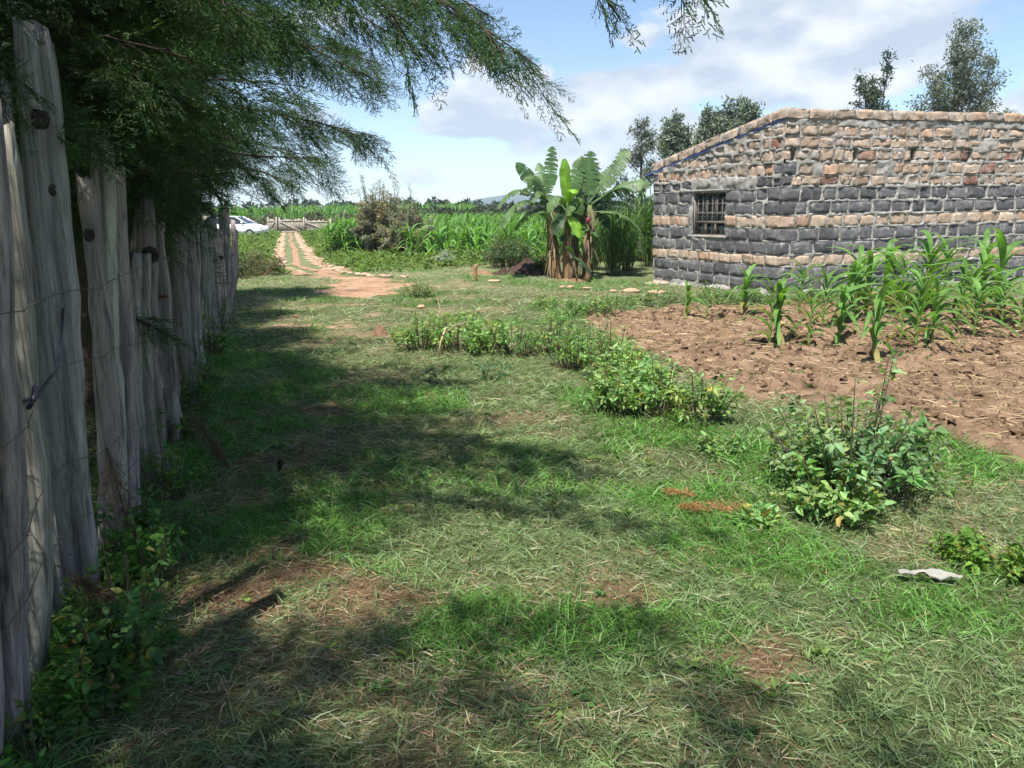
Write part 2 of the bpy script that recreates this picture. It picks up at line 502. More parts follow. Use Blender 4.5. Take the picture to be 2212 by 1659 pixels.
# ------------------------------------------------------------------ where grass, straw and bare earth lie
BARE = [(-0.87, 3.07, 0.55, 0.32, 1.0), (-1.15, 3.45, 0.3, 0.2, 0.6), (-0.45, 3.0, 0.22, 0.18, 0.8), (0.42, 2.92, 0.35, 0.22, 0.75),
        (0.83, 2.42, 0.30, 0.30, 0.6), (0.2, 2.15, 0.25, 0.12, 0.4), (-1.8, 6.1, 0.7, 0.4, 0.75), (-1.3, 5.0, 0.7, 0.3, 0.6),
        (-2.8, 11.2, 0.9, 0.35, 0.95), (-1.9, 9.9, 0.5, 0.3, 0.7), (-2.9, 9.0, 0.7, 0.3, 0.7), (-1.9, 5.3, 0.5, 0.3, 0.5),
        (-1.47, 12.9, 0.35, 0.3, 0.8), (0.55, 4.6, 0.3, 0.2, 0.5), (-2.2, 7.5, 0.4, 0.3, 0.5), (-1.3, 4.0, 0.35, 0.3, 0.45),
        (-0.2, 1.9, 0.3, 0.15, 0.5), (1.0, 1.7, 0.4, 0.2, 0.5), (-2.9, 13.7, 0.6, 0.4, 0.9), (-2.2, 12.3, 0.4, 0.35, 0.75), (-3.4, 12.4, 0.4, 0.3, 0.7), (-0.6, 13.4, 0.3, 0.2, 0.6), (-1.2, 16.6, 0.5, 0.3, 0.6)]
def patches(x, y):
    """returns (bare, straw, lush) amounts 0..1"""
    n1 = fbm(x * 1.7, y * 1.7, 11, 4); n2 = fbm(x * 0.8 + 5, y * 0.8, 21, 4); n3 = fbm(x * 3.3, y * 3.3, 31, 3)
    b = np.zeros_like(x)
    for cx, cy, rx, ry, a in BARE:
        b = np.maximum(b, 0.85 * a * np.exp(-(((x - cx) / rx) ** 2 + ((y - cy) / ry) ** 2)))
    n4 = fbm(x * 7.5, y * 7.5, 35, 3)
    bare = np.clip(sstep(0.34, 0.80, b + 1.1 * (n3 - 0.5) + 0.9 * (n4 - 0.5)) + sstep(0.62, 0.78, n1) * 0.45, 0, 1)
    near_right = sstep(-0.2, 1.2, x - 0.05 * y)
    straw = np.clip(sstep(0.44, 0.66, n2 * 0.55 + n3 * 0.45) * 0.9 + b * 0.35, 0, 1)
    lush = sstep(0.48, 0.66, fbm(x * 1.1 - 3, y * 1.1 + 8, 41, 4) + 0.04 * near_right) * (1 - bare)
    return bare, straw, lush

# ------------------------------------------------------------------ ground sheet
def graded(lo, hi, fine0, fine1, step, grow=1.13):
    a = list(np.arange(fine0, fine1 + 1e-6, step))
    s = step
    while a[-1] < hi:
        s *= grow; a.append(min(a[-1] + s, hi))
    s = step; a = a[::-1]
    while a[-1] > lo:
        s *= grow; a.append(max(a[-1] - s, lo))
    return np.array(a[::-1])
xs = graded(-2000, 2000, -7, 9, 0.09); ys = graded(-300, 2200, 0.5, 20, 0.09)
X, Y = np.meshgrid(xs, ys)
bare, straw, lush = patches(X, Y)
Z = gz(X, Y)
cg = np.array([0.085, 0.105, 0.042]); cs = np.array([0.16, 0.135, 0.07]); ce = np.array([0.125, 0.078, 0.048]); cl = np.array([0.045, 0.085, 0.018])
Cc = cg + (cs - cg) * straw[..., None] * 0.7
Cc = Cc + (cl - Cc) * lush[..., None] * 0.7
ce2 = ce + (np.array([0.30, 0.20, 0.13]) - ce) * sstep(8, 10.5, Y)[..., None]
Cc = Cc + (ce2 - Cc) * bare[..., None]
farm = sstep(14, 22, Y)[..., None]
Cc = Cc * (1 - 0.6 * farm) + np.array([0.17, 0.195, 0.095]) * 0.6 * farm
mb = MB()
nx, ny = len(xs), len(ys)
i, j = np.meshgrid(np.arange(nx - 1), np.arange(ny - 1))
F = np.stack([j * nx + i, j * nx + i + 1, (j + 1) * nx + i + 1, (j + 1) * nx + i], -1).reshape(-1, 4)
mb.add(np.stack([X, Y, Z], -1).reshape(-1, 3), F, Cc.reshape(-1, 3))
g = obj('ground', mb.mesh('ground', M_ground, True), None, 'structure')

def in_poly(x, y, poly):
    """signed distance-ish: positive inside"""
    x = np.asarray(x, float); y = np.asarray(y, float)
    inside = np.zeros(x.shape, bool); dm = np.full(x.shape, 1e9)
    n = len(poly)
    for k in range(n):
        x0, y0 = poly[k]; x1, y1 = poly[(k + 1) % n]
        cond = ((y0 > y) != (y1 > y)) & (x < (x1 - x0) * (y - y0) / ((y1 - y0) if y1 != y0 else 1e-9) + x0)
        inside ^= cond
        dx, dy = x1 - x0, y1 - y0
        tt = np.clip(((x - x0) * dx + (y - y0) * dy) / (dx * dx + dy * dy), 0, 1)
        dm = np.minimum(dm, np.hypot(x - x0 - tt * dx, y - y0 - tt * dy))
    return np.where(inside, dm, -dm)
FIELD = [(1.0, 11.2), (1.5, 11.75), (2.7, 12.5), (4.7, 12.35), (9.0, 12.0), (11.5, 9.5), (11.5, 3.2), (4.6, 3.4), (3.15, 4.65), (2.85, 5.4), (2.75, 5.9), (2.2, 6.0), (1.75, 6.75), (1.5, 8.2), (1.35, 9.3)]
DIRT = [(-5.3, 22.4), (-4.7, 22.6), (-4.1, 20.0), (-2.95, 19.0), (-2.3, 17.5), (-2.15, 15.6), (-2.6, 14.5), (-3.5, 14.9), (-3.9, 16.2), (-4.0, 18.0), (-5.2, 20.3)]
def sheet(name, poly, res, edge, hfun, m, wob=0.35):
    px = [p[0] for p in poly]; py = [p[1] for p in poly]
    ax = np.arange(min(px) - 0.4, max(px) + 0.4, res); ay = np.arange(min(py) - 0.4, max(py) + 0.4, res)
    X, Y = np.meshgrid(ax, ay)
    d = in_poly(X, Y, poly) + (fbm(X * 2.2, Y * 2.2, 51, 4) - 0.5) * wob * 2
    mk = sstep(-edge, edge, d)
    Z = gz(X, Y) - 0.05 + mk * 0.062 + mk * hfun(X, Y)
    v = fbm(X * 6, Y * 6, 61, 3)
    C = (0.75 + 0.5 * v)[..., None] * np.ones(3)
    nx, ny = len(ax), len(ay)
    i, j = np.meshgrid(np.arange(nx - 1), np.arange(ny - 1))
    keep = (d[:-1, :-1] > -edge * 1.5) | (d[1:, 1:] > -edge * 1.5)
    F = np.stack([j * nx + i, j * nx + i + 1, (j + 1) * nx + i + 1, (j + 1) * nx + i], -1)[keep]
    mb = MB(); mb.add(np.stack([X, Y, Z], -1).reshape(-1, 3), F, C.reshape(-1, 3))
    return obj(name, mb.mesh(name, m, True), None, 'structure')
def clods(X, Y):
    return 0.11 * (fbm(X * 3.5, Y * 3.5, 71, 3) - 0.4) + 0.13 * np.abs(fbm(X * 9, Y * 9, 81, 3) - 0.5) + 0.02 * np.sin(Y * 7 + X * 2)
def soil_z(x, y):
    return gz(x, y) + 0.012 + clods(np.asarray(x, float), np.asarray(y, float))
soil = sheet('tilled_soil', FIELD, 0.038, 0.10, clods, M_soil)
path = sheet('path', DIRT, 0.06, 0.22, lambda X, Y: 0.02 * (fbm(X * 3, Y * 3, 91, 3) - 0.5), M_path, 0.75)

# far hill
hx = np.linspace(-500, 1700, 90); hy = np.linspace(1350, 1950, 24)
X, Y = np.meshgrid(hx, hy)
ridge = 33 * sstep(-260, 10, X) * (0.82 + 0.18 * sstep(400, -50, X)) + 14 * sstep(-20, 10, X) * sstep(130, 40, X) * 0.3
Z = (ridge + 5 * (fbm(X / 90, Y / 90, 7, 4) - 0.5)) * np.clip(1 - np.abs(Y - 1620) / 270, 0, 1) ** 0.7 - 3
mb = MB(); nx, ny = len(hx), len(hy)
i, j = np.meshgrid(np.arange(nx - 1), np.arange(ny - 1))
mb.add(np.stack([X, Y, Z], -1).reshape(-1, 3), np.stack([j * nx + i, j * nx + i + 1, (j + 1) * nx + i + 1, (j + 1) * nx + i], -1).reshape(-1, 4))
obj('hill', mb.mesh('hill', M_hill, True), None, 'structure')

# ------------------------------------------------------------------ the stone house
K = np.array([4.74, 13.96])
AR = math.radians(17.0)
Rv = np.array([math.cos(AR), math.sin(AR)]); Rn = np.array([Rv[1], -Rv[0]])
Lv = np.array([-0.4189, 0.9080]); Ln = np.array([-0.9080, -0.4189])
LENR, LENL = 8.6, 3.86
COURSES = [(2.71, 2.868, 't'), (2.515, 2.675, 't'), (2.306, 2.475, 't'), (2.072, 2.25, 't'), (1.875, 2.03, 't'), (1.635, 1.835, 'd'), (1.402, 1.595, 'd'),
           (1.178, 1.362, 'o'), (0.94, 1.135, 'd'), (0.708, 0.90, 'd'), (0.505, 0.672, 'o'), (0.277, 0.465, 'd'), (0.075, 0.245, 'd')]
def block_mesh(name, seed, rough, m):
    r = np.random.default_rng(seed)
    nx, nz = 8, 6
    u = np.array([-0.5, -0.475, -0.28, -0.09, 0.10, 0.29, 0.475, 0.5]); w = np.array([-0.5, -0.455, -0.17, 0.15, 0.455, 0.5])
    Xg, Zg = np.meshgrid(u, w)
    ex = np.maximum(np.abs(Xg), np.abs(Zg)) / 0.5
    dep = -0.006 + 0.006 * (ex > 0.98) + rough * (r.random(Xg.shape) - 0.5) * np.where(ex < 0.98, 1.0, 0.6) + rough * 0.8 * (r.random() - 0.5) * Zg * 2
    jk = 1.0 if rough > 0.03 else 0.6
    rimm = ex > 0.85
    jx = (r.random(Xg.shape) - 0.5) * np.where(rimm, 0.018, 0.10) * jk; jz = (r.random(Xg.shape) - 0.5) * np.where(rimm, 0.05, 0.12) * jk
    edge_x = np.interp(Zg, [-0.5, -0.2, 0.15, 0.5], r.uniform(-0.025, 0.025, 4)) * np.abs(Xg) * 2; edge_z = np.interp(Xg, [-0.5, -0.15, 0.2, 0.5], r.uniform(-0.05, 0.05, 4)) * np.abs(Zg) * 2
    jx = jx + edge_x * jk; jz = jz + edge_z * jk
    cor = (np.abs(Xg) > 0.45) & (np.abs(Zg) > 0.45)
    V = np.stack([(Xg + jx) * np.where(cor, 0.985, 1), dep, (Zg + jz) * np.where(cor, 0.96, 1)], -1).reshape(-1, 3)
    i, j = np.meshgrid(np.arange(nx - 1), np.arange(nz - 1))
    F = np.stack([j * nx + i, j * nx + i + 1, (j + 1) * nx + i + 1, (j + 1) * nx + i], -1).reshape(-1, 4)
    rim = [k for k in range(nx)] + [k * nx + nx - 1 for k in range(1, nz)] + [(nz - 1) * nx + k for k in range(nx - 2, -1, -1)] + [k * nx for k in range(nz - 2, 0, -1)]
    back = V[rim].copy(); back[:, 1] = 0.09
    n0 = len(V); k = len(rim)
    V = np.concatenate([V, back])
    side = np.array([[rim[(q + 1) % k], rim[q], n0 + q, n0 + (q + 1) % k] for q in range(k)])
    mb = MB(); mb.add(V, [F, side, (n0 + np.arange(k))[None]])
    return mb.mesh(name, m)
TAN = [block_mesh('sandstone_block', 100 + k, 0.034, M_tan) for k in range(7)]
TANC = [block_mesh('sandstone_block', 150 + k, 0.018, M_tanclean) for k in range(6)]
DARK = [block_mesh('basalt_block', 200 + k, 0.013, M_dark) for k in range(7)]
house = thing('stone_house', 'unplastered house of grey basalt and tan sandstone courses with small barred window', 'house', (K[0], K[1], 0))
def wmat(v, n):
    """wall frame -> local to house: x along wall, y inward, z up"""
    return Matrix(((v[0], -n[0], 0, 0), (v[1], -n[1], 0, 0), (0, 0, 1, 0), (0, 0, 0, 1)))
def sheet_z(s):
    return 3.0 - 0.185 * s
def wall(name, v, n, length, isleft):
    r = np.random.default_rng(5 if isleft else 9)
    flip = Matrix.Scale(-1, 4, (1, 0, 0)) if isleft else Matrix.Identity(4)
    base = wmat(v, n)
    rects = []
    for ci, (z0, z1, kd) in enumerate(COURSES):
        s = (0.05 if isleft else (-0.03 if ci % 2 else -0.02)) + 0.0
        first = True
        while s < length - 0.05:
            L = r.uniform(0.34, 0.47) if kd == 'd' else (r.uniform(0.24, 0.40) if kd == 't' else r.uniform(0.25, 0.38))
            if first:
                L *= r.uniform(0.55, 1.2)
            if kd == 'd' and r.random() < 0.18:
                L *= 0.6
            e = min(s + L, length)
            k2 = kd
            gap = r.uniform(0.022, 0.042) if isleft else (r.uniform(0.025, 0.065) if kd == 't' else r.uniform(0.025, 0.06))
            ok = e - s > 0.1
            a, c = z0 + r.uniform(-0.008, 0.008), z1 + r.uniform(-0.01, 0.008)
            if kd == 't':
                a, c = a + r.uniform(-0.012, 0.018), c + r.uniform(-0.018, 0.012)
                if r.random() < 0.2:
                    L *= 0.62; e = min(s + L, length)
            if isleft:
                if ci == 4 and s < 2.45:
                    k2 = None if s > 0.36 else 'd'
                if ci == 4 and s >= 2.45:
                    k2 = 'd'
                if ci == 3 and (s > 3.45 or s < 0.2):
                    k2 = 'd'
                if ci == 5 and 0.9 < s < 1.5 and r.random() < 0.5:
                    k2 = 'd'
                zt = min(sheet_z(s), sheet_z(e)) - 0.02
                if c > zt:
                    c = zt
                    if c - a < 0.07:
                        ok = False
                if z1 > 0.99 and z0 < 1.83 and e > 1.50 and s < 2.50:      # window opening
                    if s < 1.50:
                        e = 1.50
                    elif e > 2.50:
                        s2 = 2.50
                        if e - s2 < 0.12:
                            s = e + gap; continue
                        s = s2
                    else:
                        s = e + gap; continue
                    ok = e - s > 0.1
                if ci == 2 and s < 2.06 < e:
                    e = 1.98; gap = 0.15; ok = e - s > 0.1
            else:
                if ci in (3, 4) and s < 0.1:
                    k2 = 'd'
                if ci < 5 and r.random() < 0.07 and s > 0.3:
                    k2 = None
                if ci == 2:
                    for hs in (0.12, 1.40, 2.66, 3.97, 5.25):
                        if s - 0.02 < hs < e:
                            e = hs - 0.02; gap = 0.11; ok = e - s > 0.08
            if ok and k2:
                rects.append((s, e, a, c, k2, ci))
            s = e + gap
            first = False
    # mortar face with blocks let into it
    res = 0.024
    us = np.arange(-0.0, length + 1e-6, res); zs = np.arange(-0.25, 3.0 + 1e-6, res)
    U, Zg = np.meshgrid(us, zs)
    sd = 31 if isleft else 47
    n1 = fbm(U * 7, Zg * 7, sd, 4); n2 = fbm(U * 1.3, Zg * 1.3, sd + 9, 3)
    lev = (-0.002 if isleft else 0.006) + 0.075 * (n1 - 0.5) + 0.05 * (n2 - 0.5)
    if isleft:
        lev = lev + 0.022 * sstep(1.75, 1.95, Zg)
        lev = lev - 0.008 * sstep(1.35, 1.1, Zg)
    dmax = np.full(U.shape, -1e9)
    for s, e, a, c, kd, ci in rects:
        d = np.minimum(np.minimum(U - s, e - U), np.minimum(Zg - a, c - Zg))
        dmax = np.maximum(dmax, d)
    wobble = 0.055 * (fbm(U * 9, Zg * 9, sd + 3, 3) - 0.5) + (0.0 if isleft else 0.03 * (fbm(U * 1.7, Zg * 2.5, sd + 5, 2) - 0.55))
    inside = sstep(0.0, 0.03, dmax + wobble - (0.004 if isleft else -0.004))
    depth = lev * (1 - inside) - 0.05 * inside
    if not isleft:
        for hs in (0.12, 1.40, 2.66, 3.97, 5.25):       # scaffold holes
            depth = depth - 0.5 * ((np.abs(U - hs - 0.03) < 0.055) & (np.abs(Zg - 2.40) < 0.095))
    else:
        depth = depth - 0.22 * ((np.abs(U - 2.06) < 0.06) & (np.abs(Zg - 2.39) < 0.085))
    topz = sheet_z(U) if isleft else np.full(U.shape, 2.985)
    Zc = np.minimum(Zg, topz)
    P = np.stack([U, -depth, Zc], -1).reshape(-1, 3)
    nx, nz = len(us), len(zs)
    i, j = np.meshgrid(np.arange(nx - 1), np.arange(nz - 1))
    keep = Zg[:-1, :-1] < topz[:-1, :-1]
    if isleft:
        cu = us[:-1][None] + res / 2; cz = zs[:-1][:, None] + res / 2
        keep = keep & ~((cu > 1.52) & (cu < 2.48) & (cz > 1.0) & (cz < 1.825))
    F = np.stack([j * nx + i, j * nx + i + 1, (j + 1) * nx + i + 1, (j + 1) * nx + i], -1)[keep]
    if isleft:
        P[:, 0] *= 1
        F = F[:, ::-1]
    mb = MB(); mb.add(P, F)
    if isleft:       # window reveals
        for (u0, u1, z0, z1) in ((1.50, 1.525, 0.985, 1.84), (2.475, 2.50, 0.985, 1.84), (1.50, 2.50, 0.965, 0.99), (1.50, 2.50, 1.822, 1.86)):
            mb.box((u0, 0.035, z0), (u1, 0.22, z1))
    # body behind the face
    if isleft:
        mb.add(np.array([[0, 0.26, -0.3], [length, 0.26, -0.3], [length, 0.26, 2.1], [0, 0.26, 2.9]]), np.array([[0, 1, 2, 3]]))
    me = mb.mesh(name, M_mortar, True)
    o = obj('wall', me, house)
    o.matrix_local = base
    for s, e, a, c, kd, ci in rects:
        lib = {'d': DARK, 't': TAN, 'o': TANC}[kd]
        if isleft and kd == 't':
            lib = TAN
        bo = bpy.data.objects.new('basalt_block' if kd == 'd' else 'sandstone_block', lib[r.integers(len(lib))])
        COL.objects.link(bo); bo.parent = o
        bo.location = ((s + e) / 2, r.uniform(-0.006, 0.006), (a + c) / 2)
        bo.scale = ((e - s), 1.0, (c - a))
        rk = 2.6 if kd == 't' else 1.0
        bo.rotation_euler = (r.uniform(-0.04, 0.04) * rk, r.uniform(-0.014, 0.014) * rk + (math.pi if r.random() < 0.5 else 0), r.uniform(-0.03, 0.03) * rk)
    return o
wl_ = wall('left_wall_mortar', Lv, Ln, LENL, True)
wr_ = wall('right_wall_mortar', Rv, Rn, LENR, False)
# coping stones
r = np.random.default_rng(77)
for (par, length, isl) in ((wr_, LENR, False), (wl_, LENL, True)):
    s = -0.05 if not isl else 0.03
    while s < length - 0.08:
        e = min(s + r.uniform(0.3, 0.5), length + 0.03)
        bo = bpy.data.objects.new('coping_stone', TAN[r.integers(len(TAN))]); COL.objects.link(bo); bo.parent = par
        mid = (s + e) / 2
        zc = 3.07 if not isl else sheet_z(mid) + 0.10
        bo.location = (mid, -0.02, zc + r.uniform(-0.006, 0.006)); bo.scale = (e - s, 1.0, 0.16)
        bo.rotation_euler = (0, (math.atan(0.185) if isl else 0) + r.uniform(-0.012, 0.012), r.uniform(-0.03, 0.03))
        s = e + r.uniform(0.02, 0.05)
# coping mortar bed, levelling rubble, roof sheet, rear walls
mb = MB()
mb.box((-0.0, -0.013, 2.992), (LENR, 0.24, 3.143))
o = obj('coping_bed', mb.mesh('coping_bed', M_mortar), wr_)
mb = MB()
a = math.atan(0.185)
Mx = np.array(Matrix.Translation((0.02, 0, 3.02)) @ Matrix.Rotation(a, 4, 'Y'))
mb.box((0, -0.013, 0.012), (LENL / math.cos(a), 0.22, 0.160), M=Mx)
o = obj('coping_bed', mb.mesh('coping_bed', M_mortar), wl_)
r = np.random.default_rng(78)
s = 0.05
while s < LENR - 0.1:
    e = s + r.uniform(0.12, 0.4)
    bo = bpy.data.objects.new('rubble_sliver', TAN[r.integers(len(TAN))]); COL.objects.link(bo); bo.parent = wr_
    bo.location = ((s + e) / 2, 0.012, 2.93 + r.uniform(-0.015, 0.012)); bo.scale = (e - s, 1, r.uniform(0.035, 0.06)); bo.rotation_euler = (0, r.uniform(-0.08, 0.08), 0)
    s = e + r.uniform(0.05, 0.25)
mb = MB()
# roof sheet in wall-left frame: corrugated, slopes down along the wall, pokes out over the far end
nn = 60
us = np.array([-0.02, LENL + 0.36]); vs = np.linspace(-0.030, LENR - 0.2, 420)
Ug, Vg = np.meshgrid(us, vs)
Zr = sheet_z(Ug) + 0.004 + 0.010 * np.sin(Vg * 2 * np.pi / 0.076)
top = np.stack([Ug, Vg, Zr + 0.005], -1).reshape(-1, 3); bot = np.stack([Ug, Vg, Zr - 0.007], -1).reshape(-1, 3)
nv = len(vs)
q = np.arange(nv - 1)[:, None] * 2
Ft = q + np.array([[0, 1, 3, 2]]); Fb = q + np.array([[0, 2, 3, 1]]) + 2 * nv
Fs = np.concatenate([q + np.array([[0, 2, 2 + 2 * nv, 0 + 2 * nv]]), q + np.array([[3, 1, 1 + 2 * nv, 3 + 2 * nv]])])
mb.add(np.concatenate([top, bot]), [Ft, Fb, Fs, np.array([[0, 1 , 1 + 2 * nv, 2 * nv]])])
# cut overhang so only the first strip is proud of the wall; the rest is the roof plane
roof = obj('roof_sheet', mb.mesh('roof_sheet', M_blue), house)
roof.matrix_local = wmat(Lv, Ln)
mb = MB()
far = K * 0 + Lv * LENL; farR = Rv * LENR
p0, p1, p2 = Lv * (LENL - 0.1), Lv * (LENL - 0.1) + Rv * LENR, Rv * LENR
for (a_, b_, zt0, zt1) in ((p0, p1, 2.2, 2.2), (p1, p2, 2.2, 2.9)):
    v2 = np.array([[*a_, -0.3], [*b_, -0.3], [*b_, zt1], [*a_, zt0]])
    mb.add(v2, np.array([[0, 1, 2, 3]]))
obj('rear_wall', mb.mesh('rear_wall', M_mortar), house)
# window: frame, panes, burglar bars
win = obj('window', None, house)
win.matrix_local = wmat(Lv, Ln)
U0, U1, Z0, Z1 = 1.525, 2.475, 0.99, 1.822
mb = MB()
fy0, fy1 = 0.055, 0.10
def fr(u0, u1, z0, z1, y0=fy0, y1=fy1):
    mb.box((u0, y0, z0), (u1, y1, z1))
fr(U0, U0 + 0.035, Z0, Z1); fr(U1 - 0.035, U1, Z0, Z1); fr(U0 + 0.035, U1 - 0.035, Z1 - 0.04, Z1); fr(U0 + 0.035, U1 - 0.035, Z0, Z0 + 0.025)
zm = Z0 + 0.235
fr(U0 + 0.035, U1 - 0.035, zm, zm + 0.045)
um = [U0 + 0.035 + k * (U1 - U0 - 0.07) / 3 for k in (1, 2)]
for u in um:
    fr(u - 0.016, u + 0.016, zm + 0.045, Z1 - 0.04)
    fr(u - 0.012, u + 0.012, Z0 + 0.025, zm)
obj('frame', mb.mesh('window_frame', M_frame), win)
cols = [U0 + 0.035, um[0] - 0.016, um[0] + 0.016, um[1] - 0.016, um[1] + 0.016, U1 - 0.035]
rows = [Z0 + 0.027] + [zm + 0.047 + k * (Z1 - 0.04 - zm - 0.047) / 3 for k in range(4)]
rr = np.random.default_rng(3)
for k in range(3):
    x0, x1 = cols[2 * k], cols[2 * k + 1]
    for q in range(4):
        z0 = rows[0] if q == 0 else rows[q]; z1 = zm - 0.002 if q == 0 else rows[q + 1] - 0.018
        mb = MB(); mb.box((x0 + 0.004, 0.082, z0), (x1 - 0.004, 0.087, z1))
        pn = obj('pane', mb.mesh('pane', M_pane), win)
        if q:
            mb = MB(); mb.box((x0 + 0.002, 0.062, z0 - 0.017), (x1 - 0.002, 0.092, z0 - 0.001))
            obj('glazing_bar', mb.mesh('glazing_bar', M_bar), win)
for k in range(6):
    u = U0 + 0.11 + k * (U1 - U0 - 0.22) / 5
    mb = MB(); mb.box((u - 0.004, 0.043, Z0), (u + 0.004, 0.050, Z1))
    obj('burglar_bar', mb.mesh('burglar_bar', M_bar), win)
for z in (Z0 + 0.42, Z0 + 0.62):
    mb = MB(); mb.box((U0, 0.0505, z - 0.006), (U1, 0.0545, z + 0.006))
    obj('burglar_bar', mb.mesh('burglar_bar', M_frame), win)
# sill smear and lintel plaster lip
mb = MB()
uu = np.linspace(1.42, 2.60, 26)
prof_ = 0.018 + 0.02 * (fbm(uu * 9, uu * 0, 5) - 0.5)
V = []
for u, pz in zip(uu, prof_):
    V += [[u, 0.05, 1.0], [u, -pz, 0.995], [u, -pz * 0.8, 0.955 - pz * 0.4], [u, 0.03, 0.94]]
V = np.array(V); q = np.arange(len(uu) - 1)[:, None] * 4
mb.add(V, [q + np.array([[0, 4, 5, 1]]), q + np.array([[1, 5, 6, 2]]), q + np.array([[2, 6, 7, 3]])])
o = obj('sill', mb.mesh('sill', M_mortar), win)
mb = MB()
uu = np.linspace(1.38, 2.56, 24)
V = []
for u in uu:
    pz = 0.016 + 0.02 * (float(fbm(u * 7, 3.0, 8)) - 0.5)
    V += [[u, 0.02, 1.90], [u, -pz, 1.872], [u, -pz, 1.836], [u, 0.03, 1.828]]
V = np.array(V); q = np.arange(len(uu) - 1)[:, None] * 4
mb.add(V, [q + np.array([[0, 4, 5, 1]]), q + np.array([[1, 5, 6, 2]]), q + np.array([[2, 6, 7, 3]])])
obj('lintel', mb.mesh('lintel', M_mortar), win)
# rough foundation stones along both walls
def rock_mesh(name, seed, m, flat=0.6):
    r = np.random.default_rng(seed)
    nu, nv = 8, 5
    V = []
    for a in range(nv + 1):
        ph = math.pi * a / nv
        for b_ in range(nu):
            th = 2 * math.pi * b_ / nu
            rad = 0.5 * r.uniform(0.78, 1.12)
            V.append([rad * math.sin(ph) * math.cos(th), rad * math.sin(ph) * math.sin(th), rad * math.cos(ph) * flat])
    V = np.array(V)
    F = np.array([[a * nu + b_, (a + 1) * nu + b_, (a + 1) * nu + (b_ + 1) % nu, a * nu + (b_ + 1) % nu] for a in range(nv) for b_ in range(nu)])
    mb = MB(); mb.add(V, F)
    return mb.mesh(name, m)
FND = [rock_mesh('foundation_stone', 300 + k, M_greyrock, 0.55) for k in range(5)]
FNT = [rock_mesh('foundation_stone', 310 + k, M_tan, 0.55) for k in range(3)]
r = np.random.default_rng(12)
for (par, length) in ((wl_, LENL), (wr_, 5.0)):
    s = 0.0
    while s < length:
        w_ = r.uniform(0.18, 0.42)
        lib = FNT if (par is wl_ and s > 2.9) else FND
        bo = bpy.data.objects.new('foundation_stone', lib[r.integers(len(lib))]); COL.objects.link(bo); bo.parent = par
        bo.location = (s + w_ / 2, -0.02 - r.uniform(0, 0.05), r.uniform(-0.06, 0.02) - (0.07 * s / LENL if par is wl_ else 0)); bo.scale = (w_ * 1.1, 0.28, r.uniform(0.22, 0.34)); bo.rotation_euler = (0, 0, r.uniform(-0.4, 0.4))
        s += w_ * 0.95


# ------------------------------------------------------------------ log fence along the track
fence = thing('log_fence', 'tall fence of weathered grey split logs strung with barbed wire', 'fence', (-1.9, 3.0, 0))
FL = np.array([-1.9, 3.0, 0])
def log_mesh(name, foot, top, rad, seed, flat=0.0, tint=1.0, cut=0.0):
    """foot/top: local x,y offset at the ground and z height; uneven weathered log"""
    r = np.random.default_rng(seed)
    nr, ns = 18, 18
    h = top[2]
    th = np.linspace(0, 2 * np.pi, ns, endpoint=False)
    V = []; C = []
    kx = r.normal(size=(nr + 1, 2)).cumsum(0) * 0.007
    lob = 1 + 0.12 * np.sin(2 * th + r.uniform(0, 6)) + 0.09 * np.sin(3 * th + r.uniform(0, 6)) + 0.06 * np.sin(5 * th + r.uniform(0, 6))
    crack = r.choice(ns, 3, replace=False)
    b1, b2 = r.uniform(-0.05, 0.05, 2); hue = r.uniform(0.9, 1.08, 3) * np.array([1.06, 1.0, 0.92])
    for k in range(nr + 1):
        t = k / nr
        z = -0.25 + (h + 0.25) * t
        c = np.array([top[0] * t + b1 * math.sin(t * 3.1), top[1] * t + b2 * math.sin(t * 3.1)]) + kx[k] * math.sin(t * 3.1)
        rr_ = rad * (1.16 - 0.30 * t) * (1 + 0.05 * math.sin(t * 9 + seed)) * lob * (1 + 0.06 * (fbm(th * 1.3, np.full(ns, t * 6), seed, 2) - 0.5))
        rr_[crack] *= 0.72
        tw = th + 0.25 * t
        zz = np.full(ns, z)
        if k == nr:
            zz = zz + cut * np.cos(th + seed) * rad * 1.5 + r.uniform(-0.25, 0.1, ns) * rad; rr_ = rr_ * r.uniform(0.75, 1.0, ns)
        V.append(np.stack([c[0] + rr_ * np.cos(tw), c[1] + rr_ * np.sin(tw) * (1 - flat), zz], -1))
        sh = tint * 0.86 * (0.86 + 0.28 * r.random())
        cc = np.full((ns, 3), sh) * hue; cc[crack] *= 0.35
        C.append(cc)
    V.append(np.array([[top[0], top[1], h - 0.01]])); C.append(np.full((1, 3), tint * 0.7))
    V = np.concatenate(V); C = np.concatenate(C)
    i = np.arange(nr)[:, None] * ns; j = np.arange(ns)[None]; j2 = (j + 1) % ns
    F = np.stack([i + j, i + j2, i + ns + j2, i + ns + j], -1).reshape(-1, 4)
    T = np.stack([nr * ns + np.arange(ns), nr * ns + (np.arange(ns) + 1) % ns, np.full(ns, len(V) - 1)], -1)
    mb = MB(); mb.add(V, [F, T], C)
    return mb.mesh(name, M_wood, True)
